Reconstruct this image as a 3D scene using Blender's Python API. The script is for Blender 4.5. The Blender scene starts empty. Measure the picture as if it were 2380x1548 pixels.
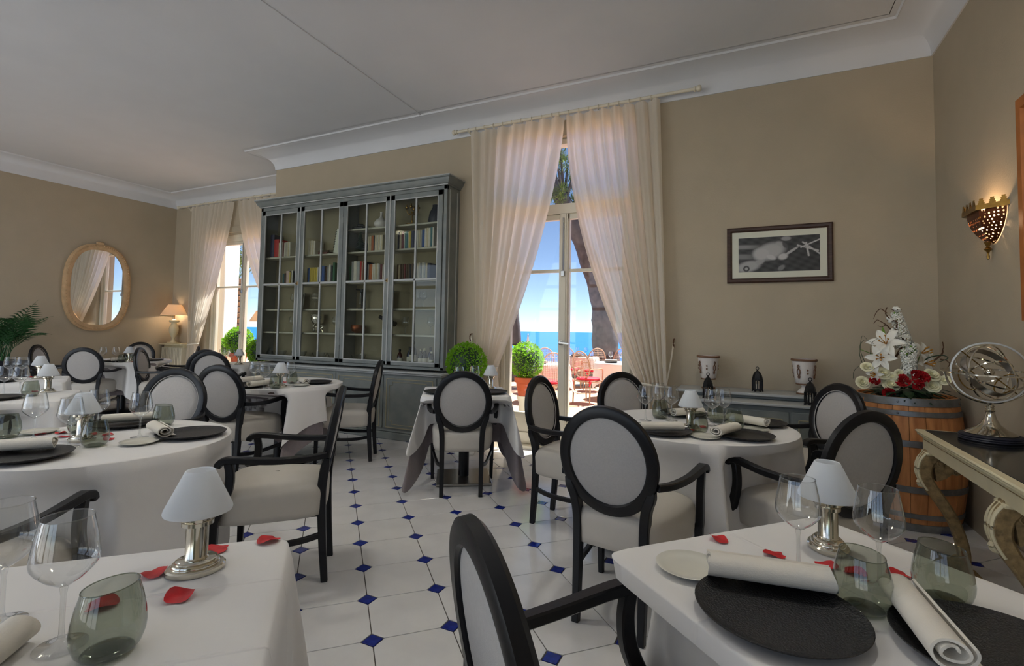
import bpy, bmesh, math, random
from math import sin, cos, pi, radians as R, sqrt, atan2, exp
from mathutils import Vector, Matrix

# ------------------------------------------------------------------ camera, sky, sun, exposure
S = 0.33                                    # pitch of the octagon floor tiles (m)
YAW, PITCH, ROLL, FPX, CY, CX = 0.34145 - pi/4, 0.04719, -0.01701, 1161.112, 713.699, 1190.0
H = 3.89023 * S                             # eye height
FW = Vector((sin(YAW)*cos(PITCH), cos(YAW)*cos(PITCH), sin(PITCH)))
_r = Vector((cos(YAW), -sin(YAW), 0)); _d = FW.cross(_r)
RT = _r*cos(ROLL) + _d*sin(ROLL); DN = _d*cos(ROLL) - _r*sin(ROLL)
EYE = Vector((0, 0, H))
scene = bpy.context.scene
col = scene.collection
cam = bpy.data.objects.new('camera', bpy.data.cameras.new('camera')); col.objects.link(cam)
cam.matrix_world = Matrix(((RT.x, -DN.x, -FW.x, 0), (RT.y, -DN.y, -FW.y, 0), (RT.z, -DN.z, -FW.z, H), (0, 0, 0, 1)))
cam.data.sensor_width = 36; cam.data.sensor_fit = 'HORIZONTAL'; cam.data.lens = FPX/2380*36
cam.data.shift_y = -(774-CY)/2380; cam.data.clip_start = 0.02; cam.data.clip_end = 20000
scene.camera = cam

SUN_EL, SUN_AZ = 66, 28                     # degrees; azimuth from +y towards +x
world = bpy.data.worlds.new('world'); scene.world = world; world.use_nodes = True
wn = world.node_tree; wn.nodes.clear()
sky = wn.nodes.new('ShaderNodeTexSky'); sky.sky_type = 'NISHITA'; sky.sun_disc = False
sky.sun_elevation = R(SUN_EL); sky.sun_rotation = R(SUN_AZ); sky.altitude = 0; sky.air_density = 0.5; sky.dust_density = 0.0; sky.ozone_density = 1.0
bg = wn.nodes.new('ShaderNodeBackground'); bg.inputs['Strength'].default_value = 0.078
wo = wn.nodes.new('ShaderNodeOutputWorld')
wn.links.new(sky.outputs[0], bg.inputs[0]); wn.links.new(bg.outputs[0], wo.inputs[0])
sun = bpy.data.objects.new('sun', bpy.data.lights.new('sun', 'SUN')); col.objects.link(sun)
sun.data.energy = 6.5; sun.data.angle = R(0.6); sun.data.color = (1, .97, .92)
_sd = Vector((sin(R(SUN_AZ))*cos(R(SUN_EL)), cos(R(SUN_AZ))*cos(R(SUN_EL)), sin(R(SUN_EL))))
sun.rotation_euler = (-_sd).to_track_quat('-Z', 'Y').to_euler(); sun.location = (0, 12, 20)
REAR = [(-9.9, -7.3), (-7.1, -4.5), (-4.3, -1.7), (-1.5, 1.1)]   # four tall windows added behind the camera to let light in
for _a, _b in REAR:                         # fill lamps added outside them to brighten the room
    _l = bpy.data.objects.new('daylight', bpy.data.lights.new('daylight', 'AREA')); col.objects.link(_l)
    _l.data.shape = 'RECTANGLE'; _l.data.size = _b-_a; _l.data.size_y = 3.3; _l.data.energy = 30 if _a < -5 else 7; _l.data.color = (.88, .94, 1)
    _l.location = ((_a+_b)/2, -3.95, 1.75); _l.rotation_euler = (R(90), 0, 0)
vs = scene.view_settings
vs.view_transform = 'Standard'; vs.look = 'None'; vs.gamma = 1.0; vs.use_curve_mapping = False; vs.exposure = 1.2
cy = scene.cycles
cy.max_bounces = 7; cy.diffuse_bounces = 4; cy.glossy_bounces = 4; cy.transmission_bounces = 6; cy.transparent_max_bounces = 18
cy.sample_clamp_indirect = 8.0; cy.caustics_reflective = False; cy.caustics_refractive = False; cy.use_denoising = True; cy.use_adaptive_sampling = True; cy.adaptive_threshold = 0.02

# ------------------------------------------------------------------ pixel -> place
def ray(px, py): return RT*((px-CX)/FPX) + DN*((py-CY)/FPX) + FW
def onz(px, py, z=0.0): d = ray(px, py); return EYE + d*((z-H)/d.z)
def ony(px, py, y): d = ray(px, py); return EYE + d*(y/d.y)
def onx(px, py, x): d = ray(px, py); return EYE + d*(x/d.x)
def ondepth(px, py, D): return EYE + ray(px, py)*D

# ------------------------------------------------------------------ materials
M = {}
def nodes(name):
    m = bpy.data.materials.new(name); m.use_nodes = True; t = m.node_tree; t.nodes.clear()
    o = t.nodes.new('ShaderNodeOutputMaterial'); M[name] = m
    return m, t, o
def lin(c):
    return tuple(((v/255)/12.92 if v/255 <= .04045 else (((v/255)+.055)/1.055)**2.4) for v in c)
def noise_bump(t, p, bump, bscale, detail=4, coords='Object', stretch=None):
    tc = t.nodes.new('ShaderNodeTexCoord'); n = t.nodes.new('ShaderNodeTexNoise'); b = t.nodes.new('ShaderNodeBump')
    n.inputs['Scale'].default_value = bscale; n.inputs['Detail'].default_value = detail
    src = tc.outputs[coords]
    if stretch:
        mp = t.nodes.new('ShaderNodeMapping'); mp.inputs['Scale'].default_value = stretch
        t.links.new(src, mp.inputs[0]); src = mp.outputs[0]
    t.links.new(src, n.inputs['Vector']); b.inputs['Strength'].default_value = bump; b.inputs['Distance'].default_value = .01
    t.links.new(n.outputs[0], b.inputs['Height']); t.links.new(b.outputs[0], p.inputs['Normal'])
    return n
def pm(name, rgb, rough=.5, metal=0, var=0, vscale=8, bump=0, bscale=60, coat=0, stretch=None, sheen=0, spec=.5, rgb2=None):
    m, t, o = nodes(name)
    p = t.nodes.new('ShaderNodeBsdfPrincipled'); c = lin(rgb)
    p.inputs['Base Color'].default_value = (*c, 1); p.inputs['Roughness'].default_value = rough; p.inputs['Metallic'].default_value = metal
    p.inputs['Coat Weight'].default_value = coat; p.inputs['Coat Roughness'].default_value = .1
    p.inputs['Sheen Weight'].default_value = sheen; p.inputs['Specular IOR Level'].default_value = spec
    if var or rgb2:
        tc = t.nodes.new('ShaderNodeTexCoord'); n = t.nodes.new('ShaderNodeTexNoise'); rp = t.nodes.new('ShaderNodeValToRGB')
        n.inputs['Scale'].default_value = vscale; n.inputs['Detail'].default_value = 5
        src = tc.outputs['Object']
        if stretch:
            mp = t.nodes.new('ShaderNodeMapping'); mp.inputs['Scale'].default_value = stretch
            t.links.new(src, mp.inputs[0]); src = mp.outputs[0]
        t.links.new(src, n.inputs['Vector']); t.links.new(n.outputs[0], rp.inputs[0])
        c2 = lin(rgb2) if rgb2 else c
        rp.color_ramp.elements[0].position = .32; rp.color_ramp.elements[1].position = .68
        rp.color_ramp.elements[0].color = (*[v*(1-var) for v in c2], 1); rp.color_ramp.elements[1].color = (*[min(1, v*(1+var)) for v in c], 1)
        t.links.new(rp.outputs[0], p.inputs['Base Color'])
    if bump: noise_bump(t, p, bump, bscale, stretch=stretch)
    t.links.new(p.outputs[0], o.inputs[0])
    return m
def glassmat(name, tint, refl=1.0, base=.04, power=3.6, rough=0.01, edge=.9):
    m, t, o = nodes(name)
    tr = t.nodes.new('ShaderNodeBsdfTransparent'); cr = t.nodes.new('ShaderNodeValToRGB')      # a grazing ray crosses more glass
    cr.color_ramp.elements[0].position = .55; cr.color_ramp.elements[0].color = (*tint, 1); cr.color_ramp.elements[1].position = 1; cr.color_ramp.elements[1].color = (*[v*edge for v in tint], 1)
    gl = t.nodes.new('ShaderNodeBsdfGlossy'); gl.inputs['Roughness'].default_value = rough; gl.inputs[0].default_value = (.95, .97, 1, 1)
    fr = t.nodes.new('ShaderNodeLayerWeight'); fr.inputs[0].default_value = .5
    pw = t.nodes.new('ShaderNodeMath'); pw.operation = 'POWER'; pw.inputs[1].default_value = power
    mu = t.nodes.new('ShaderNodeMath'); mu.operation = 'MULTIPLY_ADD'; mu.inputs[1].default_value = .75*refl; mu.inputs[2].default_value = base*refl; mu.use_clamp = True
    mx = t.nodes.new('ShaderNodeMixShader')
    t.links.new(fr.outputs['Facing'], cr.inputs[0]); t.links.new(cr.outputs[0], tr.inputs[0]); t.links.new(fr.outputs['Facing'], pw.inputs[0]); t.links.new(pw.outputs[0], mu.inputs[0]); t.links.new(mu.outputs[0], mx.inputs[0])
    t.links.new(tr.outputs[0], mx.inputs[1]); t.links.new(gl.outputs[0], mx.inputs[2]); t.links.new(mx.outputs[0], o.inputs[0])
    return m
def sheer(name, rgb, trans=.45, rough=.9, holes=0.0):
    m, t, o = nodes(name); c = lin(rgb)
    d = t.nodes.new('ShaderNodeBsdfDiffuse'); d.inputs[0].default_value = (*c, 1)
    l = t.nodes.new('ShaderNodeBsdfTranslucent'); l.inputs[0].default_value = (*c, 1)
    x = t.nodes.new('ShaderNodeMixShader'); x.inputs[0].default_value = trans
    t.links.new(d.outputs[0], x.inputs[1]); t.links.new(l.outputs[0], x.inputs[2])
    out = x
    if holes:
        tr = t.nodes.new('ShaderNodeBsdfTransparent'); y = t.nodes.new('ShaderNodeMixShader'); y.inputs[0].default_value = holes
        t.links.new(x.outputs[0], y.inputs[1]); t.links.new(tr.outputs[0], y.inputs[2]); out = y
    t.links.new(out.outputs[0], o.inputs[0])
    return m
def emis(name, rgb, strength):
    m, t, o = nodes(name); e = t.nodes.new('ShaderNodeEmission'); e.inputs[0].default_value = (*lin(rgb), 1); e.inputs[1].default_value = strength
    t.links.new(e.outputs[0], o.inputs[0]); return m

pm('wall_paint', (181, 168, 146), .85, var=.03, vscale=3, bump=.12, bscale=90)
pm('plaster', (220, 222, 226), .8, var=.02, vscale=2, bump=.05, bscale=40)
pm('grout', (84, 78, 70), .9, var=.1, vscale=30)
pm('tile_white', (226, 224, 222), .13, var=.05, vscale=5, bump=.02, bscale=9)
pm('tile_blue', (22, 40, 132), .14, var=.25, vscale=30, bump=.02, bscale=20)
pm('joinery', (226, 218, 198), .45, var=.03, vscale=6)
pm('grey_paint', (122, 126, 122), .42, var=.07, vscale=7, bump=.04, bscale=50, rgb2=(112, 118, 118))
pm('grey_edge', (176, 178, 176), .4, var=.05)
pm('grey_gold', (158, 150, 122), .45, var=.05)
pm('shelf_paint', (196, 190, 172), .5, var=.03)
pm('case_inside', (150, 138, 110), .7, var=.05)
pm('black_wood', (17, 17, 21), .36, var=.25, vscale=14, stretch=(1, 1, .15), bump=.03, bscale=80, spec=.35)
pm('linen', (182, 178, 174), .9, var=.04, vscale=120, bump=.25, bscale=500, sheen=.2)
pm('seat_cloth', (200, 194, 184), .65, var=.02, vscale=10, bump=.04, bscale=200)
pm('tablecloth', (234, 231, 228), .8, var=.015, vscale=4, bump=.10, bscale=420, sheen=.15)
def creased(name, rot, lines):
    m = pm(name, (234, 231, 228), .8, var=.015, vscale=4, sheen=.15); t = m.node_tree; p = [n for n in t.nodes if n.type == 'BSDF_PRINCIPLED'][0]
    tc = t.nodes.new('ShaderNodeTexCoord'); mp = t.nodes.new('ShaderNodeMapping'); mp.inputs['Rotation'].default_value = (0, 0, -rot); sx = t.nodes.new('ShaderNodeSeparateXYZ'); t.links.new(tc.outputs['Object'], mp.inputs[0]); t.links.new(mp.outputs[0], sx.inputs[0]); acc = None
    for ax, pos in lines:
        a = t.nodes.new('ShaderNodeMath'); a.operation = 'SUBTRACT'; a.inputs[1].default_value = pos; t.links.new(sx.outputs[ax], a.inputs[0])
        b = t.nodes.new('ShaderNodeMath'); b.operation = 'ABSOLUTE'; t.links.new(a.outputs[0], b.inputs[0])
        c = t.nodes.new('ShaderNodeMapRange'); c.interpolation_type = 'SMOOTHSTEP'; c.inputs['From Max'].default_value = .007; c.inputs['To Min'].default_value = 1; c.inputs['To Max'].default_value = 0; t.links.new(b.outputs[0], c.inputs[0])
        if acc is None: acc = c.outputs[0]
        else: d = t.nodes.new('ShaderNodeMath'); d.operation = 'MAXIMUM'; t.links.new(acc, d.inputs[0]); t.links.new(c.outputs[0], d.inputs[1]); acc = d.outputs[0]
    bp = t.nodes.new('ShaderNodeBump'); bp.inputs['Strength'].default_value = .5; bp.inputs['Distance'].default_value = .0035; t.links.new(acc, bp.inputs['Height']); t.links.new(bp.outputs[0], p.inputs['Normal'])
creased('cloth_creased_a', R(47), ((0, .02), (1, .05))); creased('cloth_creased_b', R(45), ((1, -.02), (0, -.14), (1, .22)))
pm('undercloth', (128, 118, 120), .85, var=.05, vscale=60, bump=.15, bscale=400, sheen=.2)
pm('napkin', (236, 229, 216), .85, bump=.15, bscale=380, sheen=.1)
pm('napkin_dark', (206, 190, 166), .9, bump=.1, bscale=300)
pm('black_plate', (24, 23, 24), .38, bump=.5, bscale=240, var=.2, vscale=90)
pm('china', (222, 220, 208), .18)
pm('silver', (220, 214, 200), .12, 1)
pm('steel', (170, 168, 164), .28, 1)
pm('brass', (150, 118, 62), .3, 1, var=.25, vscale=25)
pm('petal', (196, 12, 26), .55, var=.25, vscale=40, bump=.1, bscale=90)
pm('dark_petal', (128, 10, 22), .6, var=.35, vscale=60)
pm('oak_stave', (210, 146, 90), .55, var=.14, vscale=9, stretch=(3, 3, .35), bump=.06, bscale=60, rgb2=(190, 120, 66))
pm('hoop_iron', (132, 134, 136), .42, .75, var=.2, vscale=18, bump=.05, bscale=70)
pm('ivory_paint', (224, 212, 176), .42, var=.05, vscale=8)
pm('carved_brown', (146, 122, 82), .6, var=.35, vscale=35, bump=.6, bscale=45)
pm('black_marble', (26, 27, 27), .12, var=.6, vscale=4, rgb2=(46, 48, 44))
pm('lantern_iron', (24, 24, 26), .45, .4, var=.3, vscale=60)
pm('planter_white', (222, 214, 208), .35, var=.03)
pm('planter_brown', (120, 84, 60), .55, var=.15)
pm('terracotta', (196, 96, 62), .8, var=.1)
pm('dark_navy', (22, 24, 40), .5, var=.1)
sheer('leaf_box', (138, 190, 56), .5)
pm('leaf_palm', (38, 84, 40), .4, var=.3, vscale=6)
pm('leaf_dark', (30, 56, 32), .5, var=.3)
pm('leaf_fresh', (120, 160, 60), .5, var=.25)
pm('flower_white', (240, 238, 228), .7, var=.03)
pm('flower_cream', (246, 240, 204), .7, var=.05, vscale=30)
pm('flower_red', (180, 18, 28), .7, var=.35, vscale=50)
pm('stamen', (190, 130, 40), .7)
pm('twig', (92, 62, 40), .8, var=.3, vscale=30)
pm('mirror_glass', (236, 238, 240), .01, 1)
pm('mirror_wood', (206, 172, 130), .6, var=.12, vscale=12, bump=.1, bscale=50)
pm('radiator_enamel', (226, 216, 192), .35)
pm('frame_wood', (66, 44, 34), .45, var=.35, vscale=18, stretch=(1, 1, 6), bump=.1, bscale=80)
pm('frame_orange', (176, 104, 44), .5, var=.15)
pm('mat_board', (220, 220, 204), .9)
pm('copper_old', (120, 66, 40), .35, .9, var=.35, vscale=30)
pm('deck_wood', (196, 160, 132), .7, var=.15, vscale=6, stretch=(.4, 6, 1))
pm('cane', (178, 146, 122), .6, var=.15)
pm('red_cushion', (226, 34, 58), .7)
pm('bark', (84, 80, 84), .9, var=.35, vscale=7, bump=.8, bscale=12)
pm('palm_bark', (140, 116, 92), .9, var=.3, vscale=9, bump=.6, bscale=15)
pm('pine_leaf', (96, 122, 52), .8, var=.3, vscale=3)
pm('white_wall', (240, 238, 230), .8)
pm('stone', (150, 146, 138), .8, var=.15)
pm('sea_water', (24, 100, 190), .6, var=.10, vscale=.05, bump=.6, bscale=.8, spec=.15)
pm('rope', (226, 218, 200), .8)
glassmat('clear_glass', (.95, .955, .95), 1.3, base=.07, power=3.0, edge=.30)
glassmat('smoke_glass', (.60, .63, .56), 1.1, base=.05, power=3.2, edge=.4)
glassmat('pane_glass', (.98, .985, .985), 0.5)
glassmat('case_glass', (.88, .90, .88), .6, base=.018)
sheer('curtain_cloth', (250, 243, 231), .58, holes=.10)
sheer('frosted', (248, 250, 252), .55)
sheer('parchment', (250, 232, 208), .35)
emis('warm_bulb', (255, 210, 150), 9)

# ------------------------------------------------------------------ mesh helpers
class G:
    def __init__(s): s.v = []; s.f = []
    def add(s, vs, fs, mx=None):
        b = len(s.v)
        s.v += [tuple(mx @ Vector(p)) if mx else tuple(p) for p in vs]
        s.f += [tuple(b+i for i in q) for q in fs]; return s
    def box(s, c, d, rz=0, bev=0.0, mx=None):
        hx, hy, hz = d[0]/2, d[1]/2, d[2]/2
        T = Matrix.Translation(Vector(c)) @ Matrix.Rotation(rz, 4, 'Z')
        if mx: T = mx @ T
        b = min(bev, hx*.9, hy*.9, hz*.9)
        if b <= 0:
            vs = [(x*hx, y*hy, z*hz) for x in (-1, 1) for y in (-1, 1) for z in (-1, 1)]
            return s.add(vs, [(0, 1, 3, 2), (4, 6, 7, 5), (0, 4, 5, 1), (2, 3, 7, 6), (0, 2, 6, 4), (1, 5, 7, 3)], T)
        vs = []; ix = {}
        for x in (-1, 1):
            for y in (-1, 1):
                for z in (-1, 1):
                    for a, p in enumerate(((x*hx, y*(hy-b), z*(hz-b)), (x*(hx-b), y*hy, z*(hz-b)), (x*(hx-b), y*(hy-b), z*hz))):
                        ix[(x, y, z, a)] = len(vs); vs.append(p)
        fs = []
        for sg in (-1, 1):
            fs.append([ix[(sg, y, z, 0)] for y, z in ((-1, -1), (1, -1), (1, 1), (-1, 1))])
            fs.append([ix[(x, sg, z, 1)] for x, z in ((-1, -1), (1, -1), (1, 1), (-1, 1))])
            fs.append([ix[(x, y, sg, 2)] for x, y in ((-1, -1), (1, -1), (1, 1), (-1, 1))])
        for p in (-1, 1):
            for q in (-1, 1):
                fs.append([ix[(p, q, -1, 0)], ix[(p, q, 1, 0)], ix[(p, q, 1, 1)], ix[(p, q, -1, 1)]])
                fs.append([ix[(p, -1, q, 0)], ix[(p, 1, q, 0)], ix[(p, 1, q, 2)], ix[(p, -1, q, 2)]])
                fs.append([ix[(-1, p, q, 1)], ix[(1, p, q, 1)], ix[(1, p, q, 2)], ix[(-1, p, q, 2)]])
        for x in (-1, 1):
            for y in (-1, 1):
                for z in (-1, 1): fs.append([ix[(x, y, z, a)] for a in range(3)])
        return s.add(vs, fs, T)
    def lathe(s, prof, n=24, sx=1, sy=1, mx=None, closed=False, tilt=None):
        vs = []; fs = []; m = len(prof)
        for i in range(n):
            a = 2*pi*i/n
            for (r, z) in prof:
                vs.append((r*cos(a)*sx, r*sin(a)*sy, z + (tilt(r*cos(a), r*sin(a), z) if tilt else 0)))
        for i in range(n):
            j = (i+1) % n
            for k in range(m-1 if not closed else m):
                l = (k+1) % m
                fs.append((i*m+k, j*m+k, j*m+l, i*m+l))
        return s.add(vs, fs, mx)
    def sweep(s, pts, sec, closed=False, up=(0, 0, 1), cap=True, mx=None):
        """sec(i) -> list of (a,b) in the frame (side, up')"""
        P = [Vector(p) for p in pts]; n = len(P); vs = []; fs = []; U = Vector(up)
        for i in range(n):
            a = P[(i-1) % n] if (closed or i > 0) else P[i]; b = P[(i+1) % n] if (closed or i < n-1) else P[i]
            t = (b-a).normalized()
            u = U - t*U.dot(t)
            if u.length < 1e-3: u = Vector((1, 0, 0)) - t*t.x
            u.normalize(); w = t.cross(u)
            sc = sec(i); m = len(sc)
            for (p, q) in sc: vs.append(P[i] + w*p + u*q)
        for i in range(n if closed else n-1):
            j = (i+1) % n
            for k in range(m): fs.append((i*m+k, i*m+(k+1) % m, j*m+(k+1) % m, j*m+k))
        if cap and not closed:
            fs.append(tuple(range(m))[::-1]); fs.append(tuple((n-1)*m+k for k in range(m)))
        return s.add(vs, fs, mx)
    def tube(s, pts, r, n=8, closed=False, mx=None, up=(0, 0, 1)):
        rr = r if callable(r) else (lambda i: r[i] if isinstance(r, (list, tuple)) else r)
        return s.sweep(pts, lambda i: [(rr(i)*cos(2*pi*k/n), rr(i)*sin(2*pi*k/n)) for k in range(n)], closed, up, True, mx)
    def bar(s, pts, wh, bev=.25, closed=False, up=(0, 0, 1), mx=None):
        def sec(i):
            w, h = wh(i) if callable(wh) else wh
            w /= 2; h /= 2; b = min(w, h)*bev
            return [(-w+b, -h), (w-b, -h), (w, -h+b), (w, h-b), (w-b, h), (-w+b, h), (-w, h-b), (-w, -h+b)]
        return s.sweep(pts, sec, closed, up, True, mx)
    def prism(s, out, t, mx=None, z0=0):
        n = len(out); vs = [(x, y, z0) for x, y in out] + [(x, y, z0+t) for x, y in out]
        return s.add(vs, [tuple(range(n))[::-1], tuple(range(n, 2*n))] + [(i, (i+1) % n, n+(i+1) % n, n+i) for i in range(n)], mx)
    def grid(s, fn, nu, nv, cu=False, mx=None):
        vs = [fn(i/(nu if cu else nu-1), j/(nv-1)) for i in range(nu) for j in range(nv)]
        fs = [(i*nv+j, ((i+1) % nu)*nv+j, ((i+1) % nu)*nv+j+1, i*nv+j+1) for i in range(nu if cu else nu-1) for j in range(nv-1)]
        return s.add(vs, fs, mx)
    def ball(s, c, r, n=16, m=10, sc=(1, 1, 1), mx=None):
        def fn(u, v):
            a = 2*pi*u; b = pi*v
            return (c[0]+r*sc[0]*sin(b)*cos(a), c[1]+r*sc[1]*sin(b)*sin(a), c[2]-r*sc[2]*cos(b))
        return s.grid(fn, n, m, True, mx)
def mesh(name, g, mat, smooth=38, fix=True):
    me = bpy.data.meshes.new(name); me.from_pydata(g.v, [], g.f); me.update()
    if fix:
        bm = bmesh.new(); bm.from_mesh(me); bmesh.ops.remove_doubles(bm, verts=bm.verts, dist=1e-6)
        bmesh.ops.recalc_face_normals(bm, faces=bm.faces); bm.to_mesh(me); bm.free()
    if smooth:
        me.shade_smooth()
        if smooth < 180: me.set_sharp_from_angle(angle=R(smooth))
    me.materials.append(M[mat]); return me
def tag(o, label=None, cat=None, group=None, kind=None):
    if label: o['label'] = label
    if cat: o['category'] = cat
    if group: o['group'] = group
    if kind: o['kind'] = kind
    return o
def obj(name, g, mat, parent=None, smooth=38, loc=None, rz=0, fix=True, me=None):
    o = bpy.data.objects.new(name, me or mesh(name, g, mat, smooth, fix)); col.objects.link(o)
    if parent: o.parent = parent
    if loc is not None: o.location = loc
    if rz: o.rotation_euler = (0, 0, rz)
    return o
def thing(name, label, cat, loc=(0, 0, 0), rz=0, group=None):
    o = bpy.data.objects.new(name, None); col.objects.link(o); o.location = loc; o.rotation_euler = (0, 0, rz); o.empty_display_size = .1
    return tag(o, label, cat, group)
KIDS = {}
def kids(o):
    return [c for c in bpy.data.objects if c.parent == o]
def dup(root, loc, rz, label=None, group=None, scale=None):
    r = root.copy(); col.objects.link(r); r.location = loc; r.rotation_euler = (0, 0, rz)
    if label: r['label'] = label
    if group: r['group'] = group
    if scale: r.scale = scale
    if root.name not in KIDS: KIDS[root.name] = [(k, kids(k)) for k in kids(root)]
    for ch, gs in KIDS[root.name]:
        c = ch.copy(); col.objects.link(c); c.parent = r
        for g in gs:
            d = g.copy(); col.objects.link(d); d.parent = c
    return r
class Stamp:
    """first use moves the prototype itself, later ones copy it"""
    def __init__(s, proto): s.p = proto; s.used = False
    def __call__(s, loc, rz=0, label=None, group=None, scale=None):
        if not s.used:
            s.used = True; KIDS[s.p.name] = [(k, kids(k)) for k in kids(s.p)]
            s.p.location = loc; s.p.rotation_euler = (0, 0, rz)
            if scale: s.p.scale = scale
            return tag(s.p, label, None, group)
        return dup(s.p, loc, rz, label, group, scale)
def Tm(x=0, y=0, z=0, rx=0, ry=0, rz=0):
    return Matrix.Translation((x, y, z)) @ Matrix.Rotation(rz, 4, 'Z') @ Matrix.Rotation(ry, 4, 'Y') @ Matrix.Rotation(rx, 4, 'X')
def lerp(a, b, t): return a+(b-a)*t
def sm(a, b, x):
    t = max(0, min(1, (x-a)/(b-a))); return t*t*(3-2*t)
def spline(ps, n=6):
    """Catmull-Rom through the points"""
    P = [Vector(p) for p in ps]; P = [P[0]*2-P[1]] + P + [P[-1]*2-P[-2]]; o = []
    for i in range(1, len(P)-2):
        for k in range(n):
            t = k/n; a, b, c, d = P[i-1:i+3]
            o.append(.5*((2*b) + (c-a)*t + (2*a-5*b+4*c-d)*t*t + (3*b-a-3*c+d)*t**3))
    o.append(P[-2]); return o
rnd = random.Random(7)

# ------------------------------------------------------------------ the room
XL, XR, YW, YR, XC, YB, ZC, ZT = -10.22, 1.355, 5.02, 5.98, -6.24, -3.6, 3.58, 3.80
def struct(name, g, mat, smooth=38, parent=None):
    o = obj(name, g, mat, parent, smooth)
    if not parent: o['kind'] = 'structure'
    return o
def span(g, x0, x1, y0, y1, z0, z1, bev=0): return g.box(((x0+x1)/2, (y0+y1)/2, (z0+z1)/2), (abs(x1-x0), abs(y1-y0), abs(z1-z0)), 0, bev)
W1 = (-2.56, -1.08, 0.0, 3.40); W2 = (-9.14, -7.44, 0.0, 2.96)
g = G(); span(g, XC, W1[0], YW, YW+.3, -.1, 4); span(g, W1[1], XR+.3, YW, YW+.3, -.1, 4); span(g, W1[0], W1[1], YW, YW+.3, W1[3], 4)
struct('wall_window', g, 'wall_paint')
g = G(); span(g, XL-.3, W2[0], YR, YR+.3, -.1, 4); span(g, W2[1], XC+.3, YR, YR+.3, -.1, 4); span(g, W2[0], W2[1], YR, YR+.3, W2[3], 4)
struct('wall_recess', g, 'wall_paint')
g = G(); span(g, XC, XC+.3, YW+.3, YR, -.1, 4); struct('wall_return', g, 'wall_paint')
g = G(); span(g, XL-.3, XL, YB-.3, YR, -.1, 4); struct('wall_left', g, 'wall_paint')
g = G(); span(g, XR, XR+.3, YB-.3, YW, -.1, 4); struct('wall_right', g, 'wall_paint')
g = G(); span(g, XL, XR, YB-.3, YB, 3.42, 4); e = XL
for a, b in REAR + [(XR, XR)]:
    span(g, e, a, YB-.3, YB, -.1, 3.42); e = b
struct('wall_rear', g, 'wall_paint')
for k, (a, b) in enumerate(REAR):
    g = G(); y = YB-.12; m = (a+b)/2
    for x in (a+.04, m, b-.04): span(g, x-.045, x+.045, y-.05, y+.05, 0, 3.42)
    for z in (.05, 1.95, 2.62, 3.38): span(g, a, b, y-.04, y+.04, z-.045, z+.045)
    o = struct('window_%d' % (k+3), g, 'joinery')  # frames of the added rear windows, never in view
g = G(); span(g, XL-.3, XR+.3, YB-.3, YR+.3, ZT+.03, ZT+.3); ceil = struct('ceiling', g, 'plaster')
# cove: quarter-round plaster running along every wall
prof = [(.0, ZC-.012), (.012, ZC-.012), (.014, ZC)] + [(.014+.26*(1-cos(t)), ZC+.205*sin(t)) for t in [pi/2*k/10 for k in range(1, 11)]] + [(.285, ZT-.012), (.30, ZT-.016), (.31, ZT+.0), (.36, ZT), (.36, ZT+.03)]
def off(d): return [(XL+d, YB), (XL+d, YR-d), (XC-d, YR-d), (XC-d, YW-d), (XR-d, YW-d), (XR-d, YB)]
g = G(); rows = [[(x, y, z) for x, y in off(d)] for d, z in prof]
g.add([p for r in rows for p in r], [(i*6+j, i*6+j+1, (i+1)*6+j+1, (i+1)*6+j) for i in range(len(rows)-1) for j in range(5)])
struct('trim_1', g, 'plaster', 50)
g = G(); C_ = off(.355); g.add([(x, y, ZT) for x, y in C_], [(0, 1, 2, 3, 4, 5)])
struct('ceiling_panel', g, 'plaster', 0, ceil)
g = G(); a = onz(604, 0, ZT-.004); b = onz(978, 268, ZT-.004); d = (a-b); d.normalize(); a2 = b + d*6.5
g.bar([(b.x, b.y, ZT-.003), (a2.x, a2.y, ZT-.003)], (.022, .012)); struct('trim_2', g, 'plaster')

# floor: octagons with small blue insets, laid diagonally
g = G(); span(g, XL-.2, XR+.2, YB-.2, YR+.2, -.12, -.004); floor = struct('floor', g, 'grout')
def tilepos(c, r):
    x, y = (c+.57732)*S, (r+6.61839)*S
    return ((x-y)/sqrt(2), (x+y)/sqrt(2))
def tile_geo(out, ch=.0016, th=.009):
    n = len(out); g = G(); cx = sum(p[0] for p in out)/n; cyy = sum(p[1] for p in out)/n
    ins = [(x*(1-ch/max(.02, abs(x)+abs(y))), y*(1-ch/max(.02, abs(x)+abs(y)))) for x, y in out]
    vs = [(x, y, -th) for x, y in out] + [(x, y, -.0012) for x, y in out] + [(x, y, 0) for x, y in ins]
    fs = [tuple(range(2*n, 3*n))] + [(k*n+i, k*n+(i+1) % n, (k+1)*n+(i+1) % n, (k+1)*n+i) for i in range(n) for k in (0, 1)]
    return g.add(vs, fs)
hp, dd, gr = S/2-.0021, .046, .0019
octo = [(hp, hp-dd), (hp-dd, hp), (-hp+dd, hp), (-hp, hp-dd), (-hp, -hp+dd), (-hp+dd, -hp), (hp-dd, -hp), (hp, -hp+dd)]
dia = [(dd-gr*2, 0), (0, dd-gr*2), (-dd+gr*2, 0), (0, -dd+gr*2)]
go, gd = tile_geo(octo), tile_geo(dia)
mo, md = mesh('octagon_tile', go, 'tile_white', 0), mesh('inset_tile', gd, 'tile_blue', 0)
lists = {0: [], 1: []}
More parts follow.
